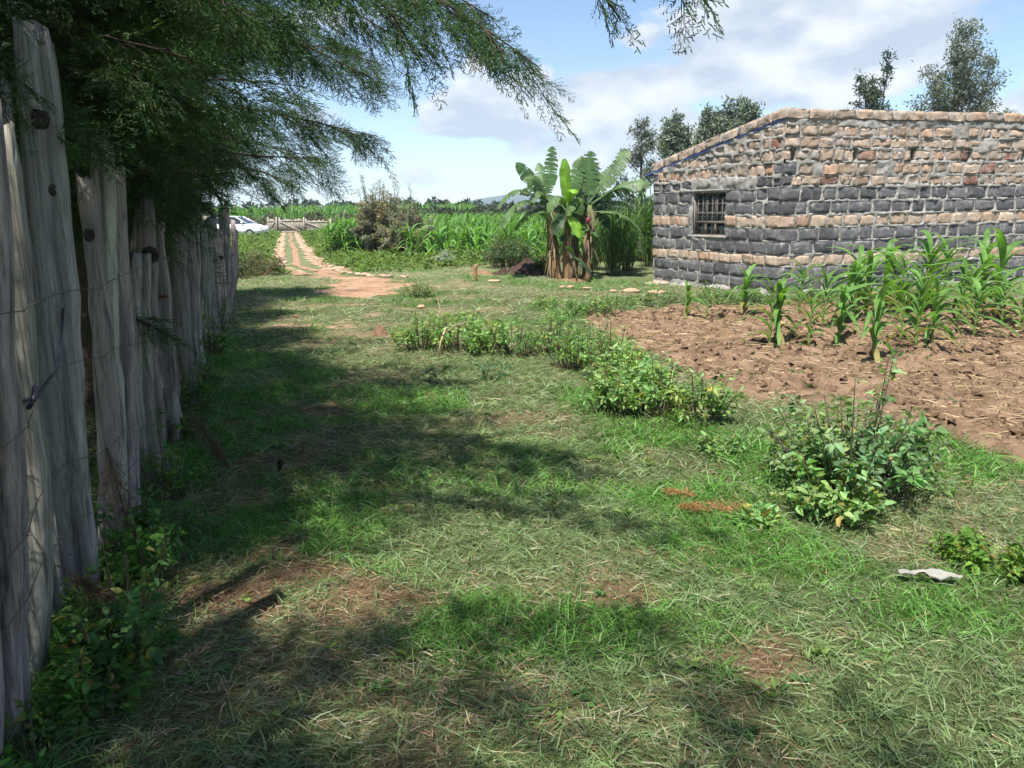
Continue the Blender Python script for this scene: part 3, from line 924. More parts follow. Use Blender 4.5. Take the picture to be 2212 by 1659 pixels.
def knot_mesh(seed):
    r = np.random.default_rng(seed)
    mb = MB(); n = 9
    th = np.linspace(0, 2 * np.pi, n, endpoint=False)
    R0 = 1 + 0.25 * (r.random(n) - 0.5); V = []
    for (rad, y) in ((1.15, 0.15), (1.0, -0.30), (0.7, -0.36), (0.3, -0.22)):
        V.append(np.stack([rad * R0 * np.cos(th), np.full(n, y) + 0.25 * (r.random(n) - 0.5), rad * R0 * np.sin(th) * 1.25], -1))
    V.append(np.array([[0, -0.18, 0]]))
    V = np.concatenate(V)
    i = np.arange(3)[:, None] * n; j = np.arange(n)[None]; j2 = (j + 1) % n
    F = np.stack([i + j, i + j2, i + n + j2, i + n + j], -1).reshape(-1, 4)
    T = np.stack([3 * n + np.arange(n), 3 * n + (np.arange(n) + 1) % n, np.full(n, 4 * n)], -1)
    mb.add(V, [F, T])
    return mb.mesh('knot', M_knot)
KN = [knot_mesh(k) for k in range(4)]
# foot x, foot y, top x, height, radius, knots at (fraction of height, sideways -1..1, size), tint, flat
POSTS = [(-1.50, 1.55, -1.40, 1.9, 0.07, [], 0.9, 0.2), (-1.56, 1.85, -1.36, 1.75, 0.075, [(0.5, 0.2, 0.02)], 0.95, 0.2),
         (-1.60, 2.12, -1.36, 1.86, 0.062, [(0.62, 0.5, 0.02), (0.3, 0.3, 0.022)], 0.85, 0.2),
         (-1.70, 2.40, -1.50, 1.82, 0.044, [(0.40, 0.6, 0.028), (0.19, 0.3, 0.024)], 1.0, 0.2),
         (-1.86, 2.86, -1.755, 2.0, 0.052, [(0.42, -0.2, 0.018)], 1.15, 0.35),
         (-1.85, 3.06, -1.68, 2.22, 0.088, [(0.86, 0.1, 0.027), (0.75, -0.2, 0.017), (0.565, 0.35, 0.022), (0.50, 0.6, 0.010), (0.345, 0.12, 0.026), (0.62, 0.0, 0.01)], 1.0, 0.1),
         (-1.93, 3.42, -1.76, 1.73, 0.046, [(0.86, -0.2, 0.02), (0.60, -0.5, 0.022), (0.45, 0.4, 0.016)], 0.85, 0.2),
         (-1.98, 3.58, -1.77, 1.87, 0.050, [(0.40, 0.1, 0.05)], 1.3, 0.1), (-1.98, 3.74, -1.87, 1.30, 0.045, [(0.6, 0.2, 0.045), (0.45, 0.5, 0.04)], 0.55, 0.1),
         (-2.04, 3.88, -1.86, 1.78, 0.064, [(0.33, 0.4, 0.016)], 1.12, 0.1),
         (-2.15, 4.38, -2.02, 1.36, 0.082, [], 0.85, 0.25),
         (-2.18, 4.62, -2.08, 1.68, 0.045, [(0.8, 0.0, 0.04)], 0.7, 0.1), (-2.36, 4.9, -2.22, 1.62, 0.05, [], 0.9, 0.1),
         (-2.40, 5.2, -2.3, 1.55, 0.06, [], 0.75, 0.1), (-2.55, 5.5, -2.38, 1.75, 0.045, [], 0.95, 0.1),
         (-2.52, 5.75, -2.55, 1.45, 0.055, [], 1.0, 0.1)]
r = np.random.default_rng(44)
y = 6.0
while y < 15.5:
    x = -2.63 - 0.305 * (y - 6.0) + r.uniform(-0.07, 0.07)
    POSTS.append((x, y, x + r.uniform(-0.15, 0.28), r.uniform(1.05, 1.85), r.uniform(0.032, 0.080), [(r.uniform(0.3, 0.8), r.uniform(-0.5, 0.5), r.uniform(0.015, 0.03))] if r.random() < 0.4 else [], r.uniform(0.6, 1.15), 0.1))
    y += r.uniform(0.16, 0.44)
for k, (fx, fy, tx, h, rad, kn, tint, flat) in enumerate(POSTS):
    dy = r.uniform(-0.06, 0.06)
    po = obj('post', log_mesh('post', (0, 0), (tx - fx, dy, h), rad, 500 + k, flat, tint, r.uniform(0, 0.5)), fence)
    po.location = (fx - FL[0], fy - FL[1], float(gz(fx, fy)))
    for (t, sx, sz) in kn:
        ko = obj('knot', KN[r.integers(4)], po)
        rad_t = rad * (1.16 - 0.30 * t)
        # on the side turned to the track
        view = norm(np.array([0 - fx, 0 - fy])); sidev = np.array([-view[1], view[0]])
        a_ = sx * 1.0
        dirn = view * math.cos(a_) - sidev * math.sin(a_)
        ko.location = ((tx - fx) * t + dirn[0] * rad_t * 1.0, dy * t + dirn[1] * rad_t * 1.0 * (1 - flat), h * t)
        ko.rotation_euler = (0, 0, math.atan2(dirn[1], dirn[0]) + math.pi / 2)
        ko.scale = (sz, sz, sz)
# barbed wire strands
for (zh, sag, sd) in ((0.98, 0.03, 1), (0.62, 0.05, 2), (0.42, 0.04, 3), (1.30, 0.02, 4)):
    rw = np.random.default_rng(sd)
    yy = np.linspace(1.4, 14.5, 110)
    xx = np.interp(yy, [p[1] for p in POSTS], [p[0] + (p[2] - p[0]) * zh / p[3] + p[4] * 0.9 for p in POSTS]) + 0.075 + 0.012 * np.sin(yy * 5)
    zz = zh + sag * np.sin(yy * 2.4 + sd) + 0.03 * (fbm(yy * 3, yy * 0 + sd, sd) - 0.5)
    mb = MB(); P3 = np.stack([xx, yy, zz], -1) - FL
    mb.tube(P3, 0.0017, 4, (0.1, 0.09, 0.08))
    for q in range(2, 110, 2):
        p = P3[q]
        for s_ in (0, 1):
            d_ = norm(rw.normal(size=3)) * 0.016
            mb.tube(np.array([p - d_, p + d_]), 0.0010, 3, (0.1, 0.09, 0.08), False)
    obj('wire', mb.mesh('wire', M_wire), fence)
# dead twigs and needles caught behind the logs
rb = np.random.default_rng(71)
n = 9000
yy = 1.6 + 13.0 * rb.random(n) ** 1.2; xx = np.interp(yy, [p[1] for p in POSTS], [p[0] for p in POSTS]) - 0.10 + rb.normal(size=n) * 0.05
zz = 1.35 * rb.random(n) ** 1.3
az = rb.uniform(0, 6.28, n); el = rb.uniform(-1.2, 0.9, n)
c = np.where(rb.random((n, 1)) < 0.25, np.array([[0.05, 0.085, 0.03]]), np.array([[0.105, 0.075, 0.055]])) * rb.uniform(0.4, 1.3, (n, 1))
mb = MB(); mb.strips(np.c_[xx, yy, zz] - FL, np.stack([np.cos(az) * np.cos(el), np.sin(az) * np.cos(el), np.sin(el)], -1), 0.25 * rb.normal(size=(n, 3)), rb.uniform(0.05, 0.22, n), rb.uniform(0.003, 0.009, n), 2, c)
obj('dead_brush', mb.mesh('dead_brush', M_grass), fence, 'stuff')
# dark insulated wire looped round the first posts
mb = MB()
mb.tube(np.array([[-1.60, 2.05, 0.99], [-1.50, 2.3, 1.005], [-1.50, 2.42, 1.0], [-1.53, 2.6, 1.05], [-1.58, 2.75, 1.16], [-1.65, 2.9, 1.22]]) - FL, 0.006, 6, (0.03, 0.035, 0.05))
mb.tube(np.array([[-1.505, 2.38, 0.975], [-1.495, 2.40, 1.0], [-1.505, 2.43, 1.03], [-1.52, 2.44, 1.0], [-1.505, 2.38, 0.975]]) - FL, 0.009, 6, (0.03, 0.035, 0.05))
obj('wire_knot', mb.mesh('wire_knot', M_plastic_tag), fence)

# ------------------------------------------------------------------ cypress trees

def frond_template(mb, seed, L=0.30):
    """flat fern-like cypress frond along +X: side twigs with short scale-leaf shoots"""
    rg = np.random.default_rng(seed)
    B_, D_, Ln_, C_ = [], [], [], []
    x = 0.02; k = 0
    while x < L:
        f = x / L
        sg = 1 if k % 2 else -1
        ls = (0.125 * (1 - f) ** 0.8 + 0.025) * rg.uniform(0.75, 1.15)
        a = rg.uniform(0.65, 1.0)
        d = norm(np.array([math.cos(a), sg * math.sin(a), rg.uniform(-0.25, 0.2)]))
        o = np.array([x, 0, -0.25 * x * x])
        B_.append(o); D_.append(d); Ln_.append(ls); C_.append(0.8)
        q = 0.012; j = 0
        while q < ls:
            sg2 = 1 if j % 2 else -1
            nrm = np.array([0, 0, 1.0]); sd = np.cross(nrm, d)
            d2 = norm(d * 0.75 + sd * sg2 * 0.65 + np.array([0, 0, rg.uniform(-0.25, 0.25)]))
            B_.append(o + d * q); D_.append(d2); Ln_.append(rg.uniform(0.016, 0.032) * (1.15 - 0.5 * q / ls)); C_.append(rg.uniform(0.8, 1.35))
            q += rg.uniform(0.009, 0.014); j += 1
        x += rg.uniform(0.016, 0.024); k += 1
    B_ = np.array(B_); D_ = np.array(D_); n = len(B_)
    col = np.array([0.042, 0.084, 0.032]) * np.array(C_)[:, None]
    n0 = mb.n
    mb.strips(B_, D_, 0.12 * rg.normal(size=(n, 3)), np.array(Ln_), np.where(np.array(Ln_) > 0.034, 0.0040, 0.0056), 1, col, col * 1.3, prof=lambda t: 1 - 0.45 * t)
    mb.strips(np.array([[0, 0, 0.0]]), np.array([[1.0, 0, 0]]), np.array([[0, 0, -0.25 * L]]), L, 0.006, 5, np.array([[0.06, 0.05, 0.03]]))
    return mb.n - n0
def gn_fronds():
    g = bpy.data.node_groups.new('fronds_on_twigs', 'GeometryNodeTree')
    g.interface.new_socket('Geometry', in_out='INPUT', socket_type='NodeSocketGeometry')
    g.interface.new_socket('Geometry', in_out='OUTPUT', socket_type='NodeSocketGeometry')
    gi = g.nodes.new('NodeGroupInput'); go = g.nodes.new('NodeGroupOutput')
    def attr(nm, ty):
        n = g.nodes.new('GeometryNodeInputNamedAttribute'); n.data_type = ty; n.inputs['Name'].default_value = nm
        return n.outputs['Attribute']
    tid = attr('tid', 'FLOAT')
    def pick(v):
        c = g.nodes.new('FunctionNodeCompare'); c.data_type = 'FLOAT'; c.operation = 'EQUAL'
        g.links.new(tid, c.inputs[0]); c.inputs[1].default_value = v; c.inputs['Epsilon'].default_value = 0.1
        s = g.nodes.new('GeometryNodeSeparateGeometry'); s.domain = 'POINT'
        g.links.new(gi.outputs[0], s.inputs['Geometry']); g.links.new(c.outputs[0], s.inputs['Selection'])
        return s.outputs['Selection']
    toi = g.nodes.new('GeometryNodeGeometryToInstance')
    for k in (1, 2, 3):
        g.links.new(pick(float(k)), toi.inputs[0])
    ip = g.nodes.new('GeometryNodeInstanceOnPoints')
    g.links.new(pick(0.0), ip.inputs['Points']); g.links.new(toi.outputs[0], ip.inputs['Instance'])
    ip.inputs['Pick Instance'].default_value = True
    er = g.nodes.new('FunctionNodeEulerToRotation'); g.links.new(attr('rot', 'FLOAT_VECTOR'), er.inputs[0])
    g.links.new(er.outputs[0], ip.inputs['Rotation'])
    g.links.new(attr('scl', 'FLOAT'), ip.inputs['Scale'])
    rnd = g.nodes.new('FunctionNodeRandomValue'); rnd.data_type = 'INT'; 
    for i_ in rnd.inputs:
        if i_.name == 'Min' and i_.type == 'INT': i_.default_value = 0
        if i_.name == 'Max' and i_.type == 'INT': i_.default_value = 2
    ro = [o_ for o_ in rnd.outputs if o_.type == 'INT'][0]
    g.links.new(ro, ip.inputs['Instance Index'])
    g.links.new(ip.outputs[0], go.inputs[0])
    return g
GNF = gn_fronds()
def crown_mesh(P, Dv, Nv, sc):
    """fronds (three template shapes) set on twig points by geometry nodes; all inside one crown object"""
    mb = MB(); cnt = [frond_template(mb, 20 + k) for k in range(3)]
    x = norm(Dv); y = norm(np.cross(Nv, x)); z = np.cross(x, y)
    ry = -np.arcsin(np.clip(x[:, 2], -1, 1)); rx = np.arctan2(y[:, 2], z[:, 2]); rz = np.arctan2(x[:, 1], x[:, 0])
    nt_ = mb.n
    mb.v.append(P); mb.c.append(np.zeros((len(P), 3))); mb.n += len(P)
    me = mb.mesh('crown', M_cyp)
    n = mb.n
    tid = np.zeros(n, np.float32); a = 0
    for k, c in enumerate(cnt):
        tid[a:a + c] = k + 1; a += c
    rot = np.zeros((n, 3), np.float32); rot[nt_:] = np.stack([rx, ry, rz], -1)
    scl = np.ones(n, np.float32); scl[nt_:] = sc
    me.attributes.new('tid', 'FLOAT', 'POINT').data.foreach_set('value', tid)
    me.attributes.new('rot', 'FLOAT_VECTOR', 'POINT').data.foreach_set('vector', rot.ravel())
    me.attributes.new('scl', 'FLOAT', 'POINT').data.foreach_set('value', scl)
    return me
def bough(p0, p1, sag, L_side, rg, step, fstep):
    """a drooping bough with side twigs; returns wood polylines and frond points/directions"""
    L = np.linalg.norm(p1 - p0); n = max(6, int(L / 0.12))
    t = np.linspace(0, 1, n)
    main = p0[None] * (1 - t)[:, None] + p1[None] * t[:, None]
    main[:, 2] += sag * np.sin(t * np.pi)
    main += 0.02 * L * np.cumsum(rg.normal(size=(n, 3)), 0) * 0.18 * np.sin(t * np.pi)[:, None]
    tg = norm(np.gradient(main, axis=0))
    pts, drs, polys = [], [], [main]
    m = max(3, int(L / step))
    for q in range(m):
        tt = 0.10 + 0.90 * (q + rg.random()) / m
        a = min(int(tt * (n - 1)), n - 1)
        o = main[a]; d0 = tg[a]
        sdv = norm(np.cross(d0, np.array([0, 0, 1.0]))) * (1 if q % 2 else -1)
        d = norm(d0 * rg.uniform(0.6, 1.2) + sdv * rg.uniform(0.35, 0.95) + np.array([0, 0, rg.uniform(-0.7, 0.2)]))
        ls = L_side * rg.uniform(0.45, 1.1) * (1.05 - 0.72 * tt)
        k = max(1, int(ls / fstep))
        u = (np.arange(k) + rg.random(k)) / k
        pp = o + d * (ls * u)[:, None] + np.array([0, 0, -0.20 * ls])[None] * (u ** 2)[:, None]
        polys.append(np.stack([o, o + d * ls * 0.5 + np.array([0, 0, -0.05 * ls]), o + d * ls + np.array([0, 0, -0.2 * ls])]))
        sd2 = norm(np.cross(d, np.array([0, 0, 1.0])))
        sgn = np.where(np.arange(k) % 2, 1, -1)[:, None] * rg.uniform(0.1, 0.8, (k, 1))
        pts.append(pp); drs.append(norm(d[None] + sd2[None] * sgn + np.stack([0 * u, 0 * u, rg.uniform(-0.5, 0.15, k)], -1)))
        pts.append(polys[-1][-1][None] - d[None] * 0.05); drs.append(norm(d + np.array([0, 0, -0.35]))[None])
    pts.append(main[-1:] - tg[-1:] * 0.12); drs.append(norm(tg[-1:] + np.array([[0, 0, -0.1]])))
    return polys, np.concatenate(pts), np.concatenate(drs)
def cypress(label, x, y, H, zlow, Lmax, seed, nb, fstep, fs, heroes=(), trunk_r=0.11, zpow=1.0, zfront=0.0, lowL=0.0):
    rg = np.random.default_rng(seed)
    tree = thing('cypress_tree', label, 'tree', gp(x, y), 0, 'cypress trees along the log fence')
    wood = MB()
    t = np.linspace(0, 1, 12)
    tr = np.stack([0.06 * np.sin(t * 4 + seed), 0.06 * np.cos(t * 3 + seed), -0.2 + (H + 0.2) * t], -1)
    wood.tube(tr, trunk_r * (1.15 - t), 9, (0.09, 0.065, 0.05))
    P, Dd = [], []
    BK = (0.055, 0.042, 0.035)
    for q in range(nb):
        u = ((q + rg.random()) / nb) ** zpow
        z = zlow + (H - zlow) * u
        az = rg.uniform(0, 2 * np.pi)
        L = Lmax * (1 - u ** 1.7) * rg.uniform(0.5, 1.1) + 0.25
        if z < zfront and math.cos(az + 0.4) > -0.2:
            if lowL:
                L = min(L, lowL * rg.uniform(0.7, 1.1))
            else:
                az = rg.uniform(1.6, 4.2)
        tip = np.array([math.cos(az) * L, math.sin(az) * L, z + L * rg.uniform(-0.14, 0.25)])
        polys, pp, dd = bough(np.array([0, 0, z]), tip, 0.08 * L, 0.36 * L + 0.15, rg, 0.12, fstep)
        wood.tube(polys[0], np.linspace(0.014 * (0.4 + L / 2.5), 0.003, len(polys[0])), 5, BK, False)
        for po_ in polys[1:]:
            wood.tube(po_, [0.004, 0.003, 0.0015], 3, BK, False)
        P.append(pp); Dd.append(dd)
    sc = [rg.uniform(0.7, 1.15, sum(len(q) for q in P)) * fs]
    base = np.array([x, y, 0.0])
    for (h0, h1, sag, ls, stp) in heroes:
        polys, pp, dd = bough(np.array(h0) - base, np.array(h1) - base, sag, ls, rg, stp, 0.075)
        wood.tube(polys[0], np.linspace(0.020, 0.0025, len(polys[0])), 6, BK, False)
        for po_ in polys[1:]:
            wood.tube(po_, [0.004, 0.003, 0.0015], 3, BK, False)
        P.append(pp); Dd.append(dd); sc.append(rg.uniform(0.45, 0.9, len(pp)))
    P = np.concatenate(P); Dd = np.concatenate(Dd); sc = np.concatenate(sc)
    Nv = norm(np.array([0, 0, 1.0]) + 0.75 * rg.normal(size=(len(P), 3)))
    obj('trunk', wood.mesh('trunk', M_stem, True), tree)
    cr = obj('crown', crown_mesh(P, Dd, Nv, sc), tree, 'stuff')
    md = cr.modifiers.new('fronds', 'NODES'); md.node_group = GNF
    TRI.append(('fronds', len(P)))
    return tree
TRI = []
cypress('big cypress tree whose crown overhangs the path above the viewer', -1.7, -1.5, 5.4, 2.9, 2.6, 1, 30, 0.15, 1.4)
cypress('cypress tree beside the nearest logs, mostly beyond the picture\'s edge', -2.2, 0.3, 4.6, 2.4, 2.1, 9, 30, 0.13, 1.25)  # extra tree put in to shade the left foreground and the near fence
cypress('cypress tree behind the tallest log, bare twig tips dangling into the sky', -2.55, 2.1, 4.6, 1.5, 1.3, 2, 58, 0.09, 1.0, zfront=2.9,
        heroes=[((-2.0, 2.2, 4.0), (0.60, 2.5, 2.12), 0.45, 0.20, 0.12), ((-2.0, 2.3, 3.9), (0.34, 2.5, 2.09), 0.42, 0.18, 0.13), ((-1.9, 2.3, 3.2), (-0.1, 2.9, 2.5), 0.3, 0.4, 0.06)])
cypress('cypress tree whose long dark bough reaches out against the sky', -2.85, 4.3, 4.2, 1.5, 1.8, 3, 64, 0.09, 1.0, zfront=1.9, lowL=1.15,
        heroes=[((-2.8, 4.2, 2.65), (0.14, 3.5, 2.14), 0.48, 0.60, 0.04), ((-2.8, 4.2, 3.0), (-0.05, 3.7, 2.38), 0.35, 0.55, 0.045), ((-2.7, 4.4, 2.5), (-0.7, 4.4, 2.25), 0.2, 0.5, 0.05), ((-2.7, 4.2, 2.8), (-0.9, 3.5, 2.35), 0.2, 0.5, 0.05), ((-2.6, 4.1, 2.2), (-1.35, 3.7, 2.0), 0.15, 0.5, 0.05), ((-2.6, 3.9, 2.9), (-0.35, 3.4, 2.28), 0.3, 0.6, 0.035), ((-2.6, 4.6, 2.9), (-0.6, 4.6, 2.50), 0.2, 0.6, 0.04), ((-2.6, 3.5, 2.7), (-0.95, 3.2, 2.28), 0.2, 0.5, 0.04), ((-2.5, 4.6, 1.0), (-1.78, 4.0, 0.98), 0.04, 0.22, 0.07), ((-2.6, 5.0, 0.9), (-2.05, 4.7, 0.85), 0.04, 0.2, 0.09)])
cypress('cypress tree with drooping feathery boughs over the middle of the fence', -3.4, 6.3, 4.4, 1.2, 1.7, 4, 74, 0.095, 1.0, zfront=1.9, lowL=1.1,
        heroes=[((-3.3, 6.2, 2.4), (-0.95, 6.0, 2.10), 0.05, 0.7, 0.04), ((-3.3, 6.2, 2.1), (-1.3, 5.6, 1.93), 0.05, 0.6, 0.05), ((-3.3, 6.2, 2.9), (-0.85, 5.8, 2.55), 0.12, 0.65, 0.045), ((-3.3, 6.2, 3.0), (-1.1, 6.4, 2.75), 0.15, 0.65, 0.05), ((-3.2, 5.9, 2.0), (-1.9, 5.0, 1.62), 0.1, 0.5, 0.05)])
cypress('cypress tree with bare hanging twigs in front of the far gate', -4.15, 8.6, 4.4, 1.1, 1.5, 5, 76, 0.10, 1.05, zfront=2.15, lowL=0.95,
        heroes=[((-4.0, 8.4, 2.2), (-2.1, 8.0, 1.82), 0.08, 0.5, 0.07), ((-4.0, 8.4, 2.1), (-2.65, 8.0, 1.80), 0.05, 0.4, 0.07), ((-4.0, 8.4, 2.4), (-1.9, 8.6, 2.05), 0.1, 0.5, 0.06), ((-4.0, 8.4, 2.0), (-3.1, 7.6, 1.72), 0.05, 0.4, 0.06)])
cypress('low bushy cypress tree squeezed behind the farther fence logs', -4.75, 10.7, 4.4, 0.9, 1.2, 7, 70, 0.11, 1.15, zfront=2.3, lowL=0.85)
cypress('slim cypress tree over the far end of the log fence', -5.8, 13.2, 6.4, 1.5, 2.2, 6, 85, 0.13, 1.4, zfront=2.7)
cypress('farthest cypress tree beyond the end of the log fence', -8.9, 17.6, 6.5, 1.1, 1.7, 8, 70, 0.15, 1.6, zfront=2.4)
cn = rock_mesh('cypress_cone', 900, M_cone, 0.95)
o = obj('cypress_cone', cn); o.location = (-0.02, 3.52, 2.20); o.scale = (0.028,) * 3
tag(o, 'round cone hanging below the long cypress bough', 'cone')

# ------------------------------------------------------------------ bananas
def leaf_curve(b, tip, sag, n):
    t = np.linspace(0, 1, n)
    p = b[None] * (1 - t)[:, None] + tip[None] * t[:, None]
    p[:, 2] += sag * 4 * t * (1 - t) * (0.6 + 0.8 * t)
    return p
def banana_leaf(b, tip, sag, width, torn, col, seed, facing=None, hang=0.5):
    """midrib tube with a blade of lobes on either side, torn ones hanging apart"""
    r = np.random.default_rng(seed)
    b = np.array(b, float); tip = np.array(tip, float)
    n = 26
    p = leaf_curve(b, tip, sag, n); tg = norm(np.gradient(p, axis=0))
    L = np.linalg.norm(np.diff(p, axis=0), axis=1).sum()
    mb = MB()
    mb.tube(p, np.linspace(0.016, 0.004, n), 5, np.array(col) * np.array([1.5, 1.35, 1.6]), False)
    up = np.array([0, 0, 1.0]) if facing is None else np.array(facing, float)
    for sgn in (-1, 1):
        sd = norm(np.cross(tg, up)) * sgn
        nrm = norm(np.cross(sd, tg)) * sgn
        a = 4
        while a < n - 1:
            w_ = 1 if torn > 0.5 and r.random() < torn else r.integers(2, 5)
            e = min(a + w_, n - 1)
            idx = np.arange(a, e + 1)
            tt = (idx - 4) / (n - 5)
            wid = width * 0.5 * np.clip(np.sin(np.pi * np.clip(tt * 0.93 + 0.05, 0, 1)) ** 0.5, 0.05, 1) * r.uniform(0.85, 1.05)
            lean = r.uniform(0.1, 0.9) * torn
            dn = hang * (0.35 + torn * r.uniform(0.1, 1.0))
            rows = []
            for f in (0.0, 0.5, 1.0):
                shrink = 1 - 0.25 * torn * f if len(idx) <= 2 else 1
                mid = p[idx].mean(0)
                pp = p[idx] * shrink + mid * (1 - shrink)
                rows.append(pp + sd[idx] * (wid * f)[:, None] - np.array([0, 0, 1.0])[None] * (wid * f * f * dn)[:, None] + tg[idx] * (wid * f * (0.25 + 0.3 * lean))[:, None])
            V = np.concatenate(rows); m_ = len(idx)
            F = [[q * m_ + s_, q * m_ + s_ + 1, (q + 1) * m_ + s_ + 1, (q + 1) * m_ + s_] for q in range(2) for s_ in range(m_ - 1)]
            cc = np.array(col) * r.uniform(0.8, 1.2)
            C = np.concatenate([np.tile(cc, (m_, 1)), np.tile(cc, (m_, 1)), np.tile(cc * 0.8 + np.array([0.12, 0.10, 0.04]) * 0.35 * torn, (m_, 1))])
            mb.add(V, np.array(F), C)
            a = e
    return mb.mesh('leaf', M_banana)
BG = (0.072, 0.150, 0.048); BP = (0.100, 0.170, 0.064); BD = (0.040, 0.085, 0.036); BY = (0.17, 0.34, 0.035)
SC = 0.01075
def banana(label, fx, fy, lean, h, leaves, dead, seed, rad=0.085, bud=False):
    r = np.random.default_rng(seed)
    t_ = thing('banana_plant', label, 'banana plant', gp(fx, fy), 0, 'banana plants in one clump')
    n = 10; t = np.linspace(0, 1, n)
    mb = MB()
    pts = np.stack([lean * t ** 1.3, 0.05 * np.sin(t * 3), -0.1 + (h + 0.1) * t], -1)
    mb.tube(pts, rad * (1.25 - 0.65 * t), 10, (0.16, 0.15, 0.06))
    cmb = mb.c[-1]; zc = mb.v[-1][:, 2]
    k_ = fbm(mb.v[-1][:, 0] * 30 + 5, zc * 3, seed, 3)[:, None]
    mb.c[-1] = np.array([0.21, 0.13, 0.065]) * (0.45 + k_) * (zc < h * 0.72)[:, None] + np.array([0.13, 0.17, 0.06]) * (zc >= h * 0.72)[:, None]
    obj('stem', mb.mesh('stem', M_stem, True), t_)
    for q, (b_, tip, sag, w_, torn, col, face) in enumerate(leaves):
        obj('leaf', banana_leaf(b_, tip, sag, w_ * 0.86, torn, col, seed * 50 + q, face), t_)
    # dead sheaths hanging down the stem
    mb = MB()
    N = dead
    a = r.uniform(0, 2 * np.pi, N); zt = r.uniform(0.25, 1.0, N) * h
    bx = lean * (zt / h) ** 1.3
    base = np.stack([bx + np.cos(a) * rad * 1.05, np.sin(a) * rad * 1.05, zt], -1)
    d = norm(np.stack([np.cos(a) * 0.35, np.sin(a) * 0.35, -np.ones(N)], -1) + 0.12 * r.normal(size=(N, 3)))
    col = np.array([0.21, 0.155, 0.095]) * r.uniform(0.4, 1.5, (N, 1)) * np.array([1, 1, 1])
    L = np.minimum(r.uniform(0.25, 0.75, N), zt * 0.98)
    mb.strips(base, d, -0.08 * np.stack([np.cos(a), np.sin(a), 0 * a], -1), L, r.uniform(0.03, 0.09, N), 5, col, col * 0.6, prof=lambda t: 0.6 + 0.5 * np.sin(t * 9) * 0.3 - 0.45 * t ** 3,
              side=np.stack([-np.sin(a), np.cos(a), 0 * a], -1) + 0.25 * r.normal(size=(N, 3)))
    obj('dead_leaves', mb.mesh('dead_leaves', M_stem), t_)
    if bud:
        mb = MB()
        mb.tube(np.array([[0.0, -0.1, 1.52], [0.02, -0.2, 1.50], [0.04, -0.24, 1.44]]), [0.015, 0.013, 0.012], 6, (0.1, 0.12, 0.05))
        obj('flower_stalk', mb.mesh('flower_stalk', M_stem, True), t_)
        mb = MB()
        mb.tube(np.array([[0.04, -0.24, 1.45], [0.03, -0.25, 1.42], [0.01, -0.26, 1.38], [-0.01, -0.27, 1.34], [-0.02, -0.275, 1.31]]), [0.02, 0.05, 0.058, 0.038, 0.008], 10, (0.2, 0.02, 0.03))
        obj('flower_bud', mb.mesh('flower_bud', M_red, True), t_)
    return t_
F_ = (0, -1, 0.35)
def L_(dx0, dz0, dx1, dz1, dy1, sag, w_, torn, col, face=None):
    return ((dx0, 0.0, dz0), (dx1, dy1, dz1), sag, w_, torn, col, face)
banana('tallest banana plant at the clump\'s open side, its leaves fanning over the maize', 1.02, 18.75, -0.12, 1.75,
       [L_(-0.12, 1.75, 0.0, 3.0, 0.1, 0.0, 0.40, 0.97, BG, F_), L_(-0.13, 1.75, -0.85, 2.58, -0.35, 0.12, 0.42, 0.6, BG, (0.3, -1, 0.4)),
        L_(-0.13, 1.72, -1.28, 1.66, -0.3, 0.34, 0.55, 0.9, BP), L_(-0.12, 1.65, -1.25, 1.20, -0.5, 0.36, 0.56, 0.9, BP),
        L_(-0.1, 1.62, -0.9, 1.12, 0.4, 0.16, 0.46, 0.8, BD), L_(-0.14, 1.75, -0.30, 2.66, 0.45, 0.05, 0.32, 0.8, BG, F_),
        L_(-0.1, 1.7, -0.50, 1.75, -0.5, 0.25, 0.40, 0.9, BP), L_(-0.1, 1.7, -0.7, 1.95, 0.9, 0.25, 0.5, 0.8, BD),
        L_(-0.1, 1.75, -0.62, 2.2, -0.6, 0.2, 0.44, 0.9, BP, (0.2, -1, 0.6)), L_(-0.1, 1.6, 0.3, 1.3, 0.7, 0.2, 0.44, 0.8, BD)], 36, 11, 0.085)
banana('banana plant in the clump\'s middle with one upright bright green new leaf', 1.32, 18.5, 0.02, 1.62,
       [L_(0.02, 1.62, -0.05, 2.72, -0.05, 0.0, 0.34, 0.0, BY, (0.1, -1, 0.1)), L_(0.02, 1.62, 0.38, 2.78, 0.2, 0.08, 0.42, 0.97, BG, F_),
        L_(0.02, 1.6, -0.42, 1.55, -0.45, 0.32, 0.42, 0.9, BP), L_(0.02, 1.6, 0.15, 1.95, -0.5, 0.2, 0.32, 0.4, BY), L_(0.02, 1.55, 0.6, 1.12, 0.4, 0.14, 0.44, 0.8, BD), L_(0.0, 1.5, 0.25, 0.98, -0.45, 0.15, 0.36, 0.2, BY),
        L_(0.0, 1.5, -0.3, 1.05, -0.4, 0.15, 0.4, 0.8, BD), L_(0.0, 1.55, -0.55, 1.75, 0.5, 0.25, 0.45, 0.85, BG)], 34, 12, 0.085)
